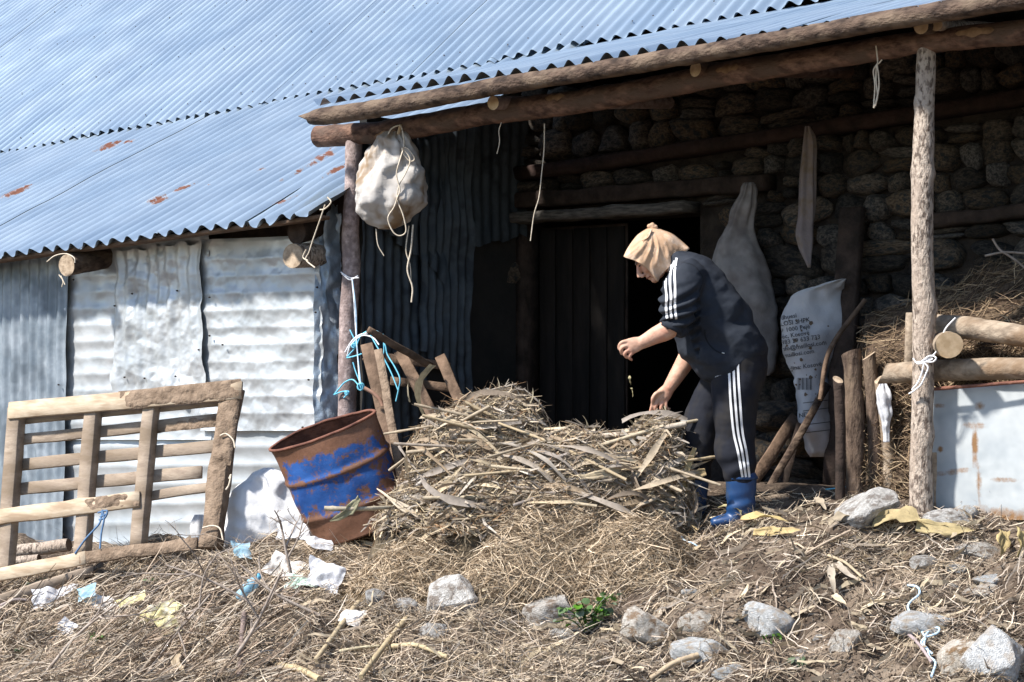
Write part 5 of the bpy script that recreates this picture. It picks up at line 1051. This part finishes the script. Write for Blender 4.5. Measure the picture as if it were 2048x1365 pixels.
for i, (u, v, w_, h_, m_, lb, tl) in enumerate(((1738, 1012, 128, 74, M_rock, 'big pale rock leaning at the foot of the right post', -.35), (1893, 1037, 84, 40, M_rock, 'low pale rock under the white metal sheet', 0), (1935, 1026, 38, 30, M_rock_grey, 'small grey stone against the white metal sheet', 0),
    (1098, 1222, 118, 74, M_rock, 'pale block of limestone left of the green plant', -.1), (1290, 1256, 108, 72, M_rock, 'white cracked limestone rock right of the green plant', .4), (1392, 1246, 72, 48, M_rock, 'rounded pale rock right of the cracked limestone', .2), (1408, 1302, 132, 58, M_rock_grey, 'flat blue-grey rock low on the bank', .05), (1540, 1240, 104, 68, M_rock_grey, 'blue-grey rock with a tan side in mid bank', .35),
    (905, 1192, 100, 84, M_rock, 'upright tan rock under the hay heap', -.6), (812, 1216, 56, 40, M_rock, 'small angular tan stone left of the upright rock', .1), (1848, 1250, 126, 56, M_rock_grey, 'flat grey rock under the pale blue twine', .1), (1925, 1318, 130, 70, M_rock, 'long pale rock beside the largest boulder', -.5), (1998, 1306, 130, 110, M_rock_grey, 'largest grey boulder in the lower right corner', .2),
    (1690, 1285, 58, 70, M_rock, 'pale rock half buried among roots', .5), (1952, 1102, 78, 40, M_rock, 'pale stone sunk in straw on the right', .1), (1850, 1128, 60, 36, M_rock, 'pale stone under the yellow husk', 0), (752, 1196, 46, 34, M_rock, 'small pale stone near the plastic net', .2), (1222, 1186, 70, 30, M_rock, 'low pale stone above the green plant', 0), (1392, 1184, 56, 18, M_rock_grey, 'thin flat stone above the rounded rock', 0), (872, 1262, 60, 44, M_rock, 'dusty brown stone low on the left bank', 0), (1600, 1322, 44, 26, M_rock, 'small pale stone low on the right bank', 0), (1130, 1270, 56, 30, M_rock, 'stone under the green plant', 0), (1010, 1188, 26, 14, M_rock, 'little pale stone in the hollow under the hay', 0), (1910, 1140, 50, 22, M_rock_grey, 'little grey stone in the straw on the right', 0), (1990, 1160, 70, 22, M_rock_grey, 'flat grey stone by the right edge of the straw', 0), (1460, 1345, 64, 30, M_rock_grey, 'grey stone at the bottom edge of the bank', 0), (1960, 1185, 80, 30, M_rock, 'pale slab above the largest boulder', -.2))):
    rock(u, v, w_, h_, m_, 200+i*7, lb, tl)
for i in range(26):                                # small stones half sunk in the bare soil
    u, v = rs.uniform(980, 2040), rs.uniform(1165, 1355); w_ = rs.uniform(12, 34); rk = rock(u, v, w_, w_*rs.uniform(.5, .8), M_rock if i % 3 else M_rock_grey, 700+i % 9, 'small pale stone half sunk in the bare soil of the bank', rs.uniform(-.4, .4)); rk['group'] = 'small stones in the bank'
# --- stones of the wall foot seen behind the legs
for i, (u, v, w_, h_) in enumerate(((1545, 830, 110, 60), (1580, 880, 90, 55), (1525, 905, 70, 60), (1600, 820, 60, 40))): rock(u, v, w_, h_, M_stone, 500+i, ('wide dark stone at the wall foot behind the near leg', 'dark stone at the wall foot behind the broad plank', 'rounded dark stone at the wall foot beside the knee', 'small dark stone at the wall foot under the grey sack')[i], d=11.35)
# --- green plants
M_green = pm('green_leaf', (.065, .15, .025), (.12, .24, .05), 20, .6, 0, 0, thin=.25, rnd_obj=.15)
def leaf_mesh(k):
    a = np.linspace(0, 2*math.pi, 11)[:-1]; V = np.c_[np.cos(a)*.5+.5, np.sin(a)*.42*(1+.12*np.cos(3*a)), .10*np.sin(2*a+k)]; V = np.vstack([V, [(.5, 0, -.05)]]); me = bpy.data.meshes.new('leaf'); me.from_pydata(V.tolist(), [], [(i, (i+1) % 10, 10) for i in range(10)]); me.materials.append(M_green); me.polygons.foreach_set('use_smooth', [True]*10); return me
LM = [leaf_mesh(k) for k in range(3)]
g0 = G(1175, 1262); plant = empty('green_plant', g0, 'leafy bright green plant growing between the limestone rocks', 'plant')
mb = MB()
stems = []
for i in range(13):
    a = rs.uniform(0, 2*math.pi); e = np.array((rs.uniform(-.17, .15), -rs.uniform(.03, .13), rs.uniform(.05, .19))); P = smooth_path([(0, 0, -.02), e*.5+np.array((0, 0, .03)), e], 8)+g0; tube(mb, P, np.linspace(.004, .002, 8), 5); stems.append(P)
mb.build('stems', M_green, plant)
for P in stems:
    for j in range(7):
        q = P[rs.integers(2, 8)]; o = bpy.data.objects.new('leaf', LM[rs.integers(0, 3)]); COL.objects.link(o); o.parent = plant; o.location = tuple(q-g0+rs.normal(0, .012, 3)); s = rs.uniform(.022, .05); o.scale = (s, s, s); o.rotation_euler = (rs.uniform(-.6, 1.), rs.uniform(-.5, .5), rs.uniform(0, 6.3))
def tuft(u, v, n, h, label, col=1.):
    g = G(u, v); mb = MB()
    for i in range(n):
        p = g+np.array((rs.normal(0, h*.5), rs.normal(0, h*.3), rs.uniform(0, h))); s = rs.uniform(.3, .8)*h*.55; q = np.linalg.qr(rs.normal(size=(3, 3)))[0]; a = np.linspace(0, 2*math.pi, 7)[:-1]; V = np.c_[np.cos(a)*s, np.sin(a)*s*.45, .2*s*np.sin(2*a)] @ q.T+p; mb.add(V, [tuple(range(6))])
    root = empty('weed', g, label, 'weed'); mb.build('foliage', M_green, root)['kind'] = 'stuff'; m2 = MB(); tube(m2, [g, g+np.array((0, 0, h*.8))], .002, 4); m2.build('stem', M_green, root)
for a in ((60, 1182, 26, .05, 'small green weed under the lowest pallet board'), (305, 1172, 22, .045, 'small green weed right of the pallet foot'), (340, 1150, 12, .035, 'tiny weed above the twig heap'), (190, 1290, 30, .055, 'green weed among the twigs below the white scrap'), (40, 1315, 16, .045, 'faint weed at the lower left edge'), (1545, 1285, 14, .04, 'tiny pale weed under the blue-grey rock'), (1600, 1335, 20, .045, 'small weed at the bottom of the bank'), (1985, 1335, 18, .045, 'small weed in front of the largest boulder'), (90, 1165, 14, .03, 'mossy weed behind the lying plank'), (940, 1100, 18, .03, 'grassy green tuft on the hay heap side')): tuft(*a)
# --- rubbish: crumpled sheets
def crumple(u, v, wpx, hpx, mat, seed, label, name='plastic_scrap', cat='plastic', rot=0., amp=.035, up=.75, n=34, lift=.065):
    g = G(u, v); d = g[1]-CY; r = np.random.default_rng(seed); a, b = np.meshgrid(np.linspace(-1, 1, n), np.linspace(-1, 1, n), indexing='ij'); a, b = a.ravel(), b.ravel(); an = np.arctan2(b, a); rad = np.maximum(np.abs(a), np.abs(b))
    k = 1+.30*vnoise(np.c_[np.cos(an)*1.6, np.sin(an)*1.6, an*0+seed], seed); x, y = a*k*wpx/2*d/FPX, b*k*hpx/2*d/FPX; cr, sr = math.cos(rot), math.sin(rot); x, y = x*cr-y*sr, x*sr+y*cr
    U = nrm(np.array((0, math.sqrt(1-up*up), up))); Nn = np.array((0, -U[2], U[1])); c = W(u, v, d); V = c+np.outer(x, (1, 0, 0))+np.outer(y, U); Q = np.c_[x, y*0, y]*1.
    V = V+np.outer(lift+amp*(1.1*lnoise(Q*14, seed)+.7*lnoise(Q*34, seed+2)+.8*vnoise(Q*7, seed+4)), Nn)
    z = gz(V[:, :2])+.012; V[:, 2] = np.maximum(V[:, 2], z)
    return wrapbuild(MB().add(V, grid_faces(n, n).tolist()), name, mat, label, cat)
M_pl_white = pm('white_plastic', (.70, .71, .74), (.82, .82, .85), 9, .5, 0, .1, 40, thin=.3)
M_pl_cream = pm('cream_cloth', (.62, .57, .52), (.72, .68, .63), 9, .9, 0, .3, 60)
M_pl_yellow = pm('pale_yellow_plastic', (.62, .54, .22), (.74, .70, .48), 5, .5, 0, .1, 40, c3=(.72, .70, .62), s3=9, thin=.2)
M_pl_blue = pm('pale_blue_plastic', (.28, .52, .66), (.55, .70, .80), 9, .35, 0, .1, 40, thin=.35)
M_pl_green = pm('pale_green_net', (.42, .56, .46), (.60, .68, .60), 20, .8, 0, .3, 60)
for a in ((574, 1148, 74, 58, M_pl_cream, 1, 'folded cream cloth rag on the slope below the drum', 'rag', 'rag'), (650, 1166, 74, 66, M_pl_white, 2, 'white plastic net crumpled right of the cream rag', 'plastic_net', 'plastic net'), (612, 1178, 66, 22, M_pl_green, 3, 'pale green net scrap in front of the white net', 'plastic_net', 'plastic net'), (640, 1104, 54, 26, M_pl_white, 4, 'white plastic bag at the foot of the drum', 'plastic_bag', 'plastic bag'), (590, 1078, 60, 40, M_pl_white, 5, 'torn white plastic between white sack and drum', 'plastic_scrap', 'plastic'), (484, 1112, 34, 40, M_pl_blue, 6, 'bluish white plastic ball below the white sack', 'plastic_scrap', 'plastic'), (115, 1206, 80, 40, M_pl_white, 7, 'white plastic strip caught in twigs under the plank', 'plastic_scrap', 'plastic'), (178, 1200, 34, 30, M_pl_blue, 8, 'bluish plastic cup shape among the twigs', 'plastic_scrap', 'plastic'), (265, 1212, 56, 22, M_pl_yellow, 9, 'upper flap of yellow plastic among the twigs', 'plastic_scrap', 'plastic'), (322, 1238, 78, 34, M_pl_yellow, 10, 'yellow plastic sheet sloping across the twigs', 'plastic_scrap', 'plastic'), (348, 1272, 40, 60, M_pl_yellow, 11, 'pale yellow plastic tail hanging down the slope', 'plastic_scrap', 'plastic'), (138, 1268, 36, 34, M_pl_white, 12, 'white plastic triangle left among the twigs', 'plastic_scrap', 'plastic'), (212, 1222, 70, 30, M_pl_cream, 13, 'cream paper scrap between the plastics', 'paper_scrap', 'paper'), (705, 1250, 44, 36, M_pl_cream, 14, 'pale husk by the leaning stalks low on the bank', 'husk', 'husk')): crumple(*a[:7], name=a[7], cat=a[8], rot=(a[5]*1.3) % 1.2-.5, amp=.018+.004*(a[5] % 4))
# bottle
g = G(497, 1205); bt = empty('plastic_bottle', g, 'crushed pale blue plastic bottle lying below the cream rag', 'bottle'); ax_ = nrm(np.array((.55, -.15, .6))); mb = MB()
s = np.linspace(0, 1, 18); P = g+np.array((-.05, 0, .02))+np.outer(s*.16, ax_); tube(mb, P, .034*np.array([.7, .95, 1, 1, .95, .8, .85, 1, .95, .9, .8, .95, 1, .9, .7, .5, .38, .36]), 14, rough=.14, rs=22, seed=3); mb.build('body', M_pl_blue, bt)
mb = MB(); tube(mb, [P[-1], P[-1]+ax_*.016], .0155, 12); mb.build('cap', pm('blue_cap', (.10, .34, .55), (.16, .42, .62), 9, .4, 0, 0), bt)
# --- stalks low on the bank and husks on the right
for (a, b, r, c, lb) in (((718, 1218), (632, 1335), .014, (.52, .40, .20), 'yellow corn stalk leaning left at the bottom edge'), ((812, 1252), (722, 1368), .014, (.55, .42, .20), 'yellow corn stalk leaning right of the first at the bottom edge'), ((557, 1345), (640, 1372), .017, (.62, .47, .22), 'thick yellow stalk stub cut off at the bottom edge'), ((775, 1308), (895, 1328), .012, (.64, .50, .24), 'yellow stalk lying level low on the bank'), ((680, 1316), (760, 1305), .008, (.60, .50, .26), 'thin straw lying left of the level stalk'), ((1395, 1325), (1300, 1372), .013, (.56, .42, .22), 'peeled yellow stick under the flat blue-grey rock'), ((1700, 1075), (1612, 1120), .006, (.5, .38, .22), 'thin straw beside the curled husk'), ((1655, 1125), (1722, 1168), .007, (.60, .46, .24), 'pale stick slanting above the folded husk'), ((905, 1070), (1060, 1064), .014, (.24, .16, .10), 'brown stick lying across the hay heap'), ((1805, 1275), (1862, 1340), .008, (.45, .35, .27), 'pale root stick crossing the blue twine'), ((0, 1225), (60, 1212), .010, (.45, .36, .26), 'grey stick at the left edge under the plank'), ((490, 1240), (480, 1365), .014, (.26, .19, .13), 'upright brown stake stuck in the lower slope')):
    p, q = G(*a), G(*b); o1 = np.array((0, -.02, .035)); mid = (p+q)/2; stalk([p+o1, mid+o1*1.1+Z3*max(0, gzz(mid[0], mid[1])-mid[2])*.6, q+o1], r, np.array(c)*.85, lb)
for (a, b, wd, c, lb) in (((1745, 1058), (1850, 1072), .10, (.44, .35, .19), 'broad yellow corn husk lying before the right post'), ((1830, 1066), (1945, 1076), .075, (.46, .37, .20), 'yellow corn husk tip pointing right in the straw'), ((2005, 1078), (1998, 1128), .075, (.56, .44, .22), 'tan corn husk hanging at the right edge'), ((2035, 1075), (2030, 1130), .07, (.60, .48, .24), 'outer tan corn husk at the right edge'), ((1655, 1062), (1700, 1048), .05, (.40, .33, .24), 'curled grey brown corn leaf beside the big rock'), ((1630, 1010), (1650, 1035), .035, (.42, .35, .26), 'upright corn leaf scrap left of the big rock'), ((1480, 1052), (1575, 1060), .05, (.60, .47, .22), 'flat yellow corn leaf under the near boot'), ((1440, 1028), (1480, 1046), .06, (.50, .44, .24), 'greenish tan leaf over the toe of the near boot'), ((1330, 1015), (1385, 1045), .06, (.56, .42, .22), 'tan corn leaf on the hay beside the far boot'), ((1380, 1040), (1395, 1075), .05, (.52, .38, .20), 'brown corn leaf hanging on the hay edge'), ((1505, 1080), (1600, 1075), .05, (.56, .43, .22), 'pale corn leaf on the straw right of the near boot'), ((1660, 1145), (1668, 1205), .035, (.50, .43, .34), 'upright half of the folded grey husk on the bank'), ((1672, 1140), (1715, 1175), .035, (.48, .41, .33), 'slanting half of the folded grey husk on the bank'), ((1665, 1205), (1690, 1225), .04, (.60, .50, .36), 'pale end of the folded husk on the bank'), ((360, 1320), (380, 1365), .05, (.48, .38, .26), 'tan husk loop at the bottom left edge')):
    A, B = G(*a)+np.array((0, -.03, .04)), G(*b)+np.array((0, -.03, .04)); add_leaf(A, nrm(B-A), nrm(np.array((0, -.8, .6))), np.linalg.norm(B-A), wd, c, rs, lb, curl=.12, twist=.6, droop=0)
P, N = surf_samples(bvg, 560, (600, 1000, 2070, 1370), rs, inside=lambda u, v: bare(u, v)*.8 < rs.random()); T = tangent(N, rs, 1, .5)
n = len(P); L = rs.uniform(.06, .2, n); straw_obj('trodden_leaves', 'trodden tan leaf shreds strewn over flat and bank', 'leaf litter', P+N*.012-T*L[:, None]/2, T, L, rs.uniform(.010, .026, n), N*rs.uniform(-.01, .05, (n, 1)), [(.56, .46, .33), (.44, .36, .26), (.64, .53, .37), (.34, .28, .22)], M_leaf, 4, 23, .05)
# --- pale blue twine low right, green scrap of cord by the boot
bt2 = empty('pale_blue_twine', G(1852, 1300), 'pale blue twine with a loose bow trailing down the lower right bank', 'twine')
for pts in ([(1812, 1182), (1832, 1186), (1836, 1200), (1818, 1216), (1814, 1230), (1830, 1252), (1846, 1285)], [(1846, 1285), (1858, 1272), (1874, 1268), (1872, 1278), (1850, 1286)], [(1848, 1286), (1840, 1298), (1852, 1310), (1856, 1325), (1868, 1338), (1860, 1365)], [(1848, 1288), (1846, 1304), (1862, 1320)]): cord('strand', [G(u, v)+np.array((0, -.03, .03)) for (u, v) in pts], .0055, M_rope_pale, None, parent=bt2)
cord('cord_scrap', [G(u, v)+np.array((0, -.02, .03)) for (u, v) in ((1650, 990), (1670, 988), (1690, 985), (1705, 990))], .004, M_rope_b, 'short turquoise cord scrap on the floor left of the big rock', 'cord')
cord('cord_scrap', [G(u, v)+np.array((0, -.02, .03)) for (u, v) in ((1360, 1080), (1368, 1092), (1385, 1098), (1395, 1105))], .004, M_rope_pale, 'pale blue cord scrap on the bank edge', 'cord')
# --- dead branches at the pallet foot
M_twig = pm('grey_dead_twig', (.24, .19, .155), (.40, .34, .29), 30, .9, 0, .3, 60)
def branch(base, tip, r, label, seed, depth=3):
    r_ = np.random.default_rng(seed); root = empty('dead_branch', base, label, 'branch')
    mb = MB(); side = []
    def grow(a, b, rad, lev, mbx):
        m = (a+b)/2+r_.normal(0, .06, 3)*np.linalg.norm(b-a); P = smooth_path([a, m, b], 8); tube(mbx, P, np.linspace(rad, rad*.5, 8), 5)
        if lev > 0:
            for k in range(3):
                q = P[r_.integers(2, 8)]; dd = nrm(nrm(b-a)+r_.normal(0, .55, 3)); e = q+dd*np.linalg.norm(b-a)*r_.uniform(.35, .6)
                if lev == depth: x = MB(); grow(q, e, rad*.55, lev-1, x); x.build('twig', M_twig, root)
                else: grow(q, e, rad*.55, lev-1, mbx)
    grow(np.asarray(base), np.asarray(tip), r, depth, mb); mb.build('limb', M_twig, root)
for i, (a, b, r, lb) in enumerate((((590, 1180), (560, 1040), .011, 'bare grey branch standing up beside the white sack'), ((640, 1230), (480, 1130), .010, 'bare grey branch leaning left across the slope'), ((520, 1215), (330, 1130), .009, 'thin dead branch reaching to the pallet foot'), ((460, 1330), (560, 1150), .012, 'dead branch rising from the lower slope'), ((300, 1340), (420, 1190), .010, 'dead branch arching over the yellow plastic'), ((90, 1350), (260, 1190), .010, 'long dead branch on the far left of the twig heap'))):
    p = G(*a); d = p[1]-CY; branch(p+np.array((0, -.03, .0)), W(b[0], b[1], d-.02), r, lb, 900+i)

# ------------------------------------------------------------------ dung crib right of the post
def z_dung(XY):
    rel = XY-P0; t = rel @ EV; s = rel @ QV; P = np.c_[XY, 0*t]; top = .66+.42*np.clip((s-.05)/1.2, 0, 1)+.42*np.clip(-t+.9, 0, 2.2)*np.clip((s-.0)/.9, 0, 1)*.75
    tl = tF(1712, .35)+(tF(1700, 1.4)-tF(1712, .35))*(s-.35)/1.05; edge = np.clip((tl-t)/.10, 0, 1)*np.clip((s-.24-.1*(t > 0))/.10, 0, 1)*np.clip((1.8-s)/.05, 0, 1); return np.where(edge > 0, top*edge**.5+.06*fbm(P*5, 3, 71)+.03*fbm(P*17, 2, 72), -1.)
dung = hf_mesh('dung_heap', z_dung, .9, 4.6, -2.6, 2.2, .035, M_dung); tag(dung, 'dark dung heap behind the logs right of the post', 'dung heap', kind='stuff')
bpy.context.view_layer.update(); bvd = bvh_of(dung); P, N = surf_samples(bvd, 3400, (1670, 460, 2060, 1000), rs); n = len(P); T = tangent(N, rs, .9, .6); L = rs.uniform(.04, .22, n)
straw_obj('dung_straw', 'brown straw sticking out of the dung heap', 'straw', P+N*.01-T*L[:, None]/2, T, L, rs.uniform(.002, .0055, n), N*rs.uniform(-.02, .06, (n, 1))+rs.normal(0, .02, (n, 3)), [(.30, .21, .13), (.19, .13, .08), (.40, .30, .19), (.12, .08, .055)], M_straw, 4, 27, .04)
def loglike(name, pts, r, mat, mc, label, cat='log', slant=(0, 0), rough=.12, seed=0, knots=()):
    mb = MB(); P = smooth_path(pts, 30); tube(mb, P, r if np.ndim(r) == 0 else np.interp(np.linspace(0, 1, 30), np.linspace(0, 1, len(r)), r), 18, rough=rough, rs=9, seed=seed, mc=1, slant=slant, knots=knots); return wrapbuild(mb, name, [mat, mc], label, cat)
loglike('crib_log', [W(1768, 748, 9.72), W(1870, 742, 9.52), W(2000, 738, 9.3), W(2200, 738, 9.0)], [.05, .058, .054, .052], M_log_dry, M_cut_old, 'lower log lying behind the right post above the white sheet', slant=(.05, 0), seed=1)
loglike('crib_log', [W(1838, 650, 9.62), W(1930, 656, 9.45), W(2040, 672, 9.28), W(2200, 690, 9.05)], [.055, .056, .052, .05], M_log_dry, M_cut_old, 'upper log sloping right from the post above the stub', seed=2, rough=.16)
loglike('stub_log', [W(1898, 690, 9.22), W(1885, 688, 9.5), W(1870, 686, 9.9)], .063, M_log_dry, M_cut, 'short log stub with a slanted cut end between the two logs', slant=(.035, 0), seed=4)
loglike('upright_log', [W(1824, 626, 9.72), W(1822, 680, 9.72), W(1820, 740, 9.74)], .030, M_log_dry, M_cut_old, 'thin upright log just left of the right post', seed=5)
for i, (a, b, r, mt, lb) in enumerate((((1703, 706), (1712, 985), .050, M_bark_up, 'thick round stake at the left end of the dung crib'), ((1738, 712), (1752, 970), .036, M_bark_up, 'brown split stake second from the left at the crib'), ((1762, 760), (1782, 985), .032, M_log_dry, 'pale split stake third from the left at the crib'), ((1676, 760), (1680, 950), .026, M_wood_dark, 'thin dark stake at the crib beside the printed sack'))):
    d = 10.02-.05*i; loglike('crib_stake', [W(a[0], a[1], d), W((a[0]+b[0])/2+3, (a[1]+b[1])/2, d), W(b[0], b[1]+48, d)], r, mt, M_cut_old, lb, 'stake', slant=(.02, 0), seed=10+i, rough=.2)
loglike('dark_stick', [W(1640, 800, 10.6), W(1660, 700, 10.7), W(1730, 600, 10.8)], .013, M_wood_brown, M_cut_old, 'dark stick slanting out of the dung beside the sack', 'stick', seed=21)
loglike('prop_stick', [W(1870, 905, 9.5), W(1872, 1030, 9.5)], .014, M_cut_old, M_cut_old, 'thin grey prop close to the right post', 'stick', seed=22)
loglike('rusty_rod', [W(1862, 779, 9.42), W(1950, 772, 9.3), W(2048, 764, 9.18), W(2150, 758, 9.05)], .009, M_drum_in, M_drum_in, 'rusty iron rod along the top of the white sheet', 'rod', seed=23)
mb = MB(); wfr = rust_at([(1950, 852, 34, 11, 0, .68), (1950, 895, 8, 60, 0, .78), (1958, 965, 7, 60, 0, .70), (1881, 898, 7, 9, 0, .85), (1880, 812, 14, 7, 0, .68), (1960, 812, 16, 14, 0, .62), (1955, 1036, 150, 30, 0, .74), (1900, 945, 50, 9, 8, .63), (2010, 960, 40, 8, 0, .60)])
A = [W(1864, 778, 9.50), W(2140, 762, 9.12), W(1864, 1042, 9.50), W(2140, 1040, 9.12)]
corr(mb, A[0], A[1], A[2], A[3], 0, 0, 50, dent=.012, dscale=2.5, crease=.006, seed=77, wear=wfr, flat_nu=50); wrapbuild(mb, 'white_sheet', M_tin_white, 'white rust-streaked metal sheet standing right of the post', 'metal sheet')
cl = sack_loft([(764, 1758, 1772), (790, 1752, 1782), (820, 1756, 1786), (850, 1762, 1782), (885, 1768, 1778)], 9.86, [.01, .03, .03, .025, .01], fold=.008, folds=6, wr=.02, wscale=14, seed=41); wrapbuild(cl, 'plastic_rag', M_pl_white, 'white plastic rag caught on the crib stakes', 'plastic')
for (pts, lb) in (([(1985, 478), (2000, 500), (2030, 520), (2060, 545)], 'bare twig sticking up from the dung heap'), ([(1970, 512), (2010, 505), (2060, 508)], 'level twig on top of the dung heap')): loglike('dry_twig', [W(u, v, 10.0) for (u, v) in pts], .006, M_twig, M_twig, lb, 'twig', seed=3)
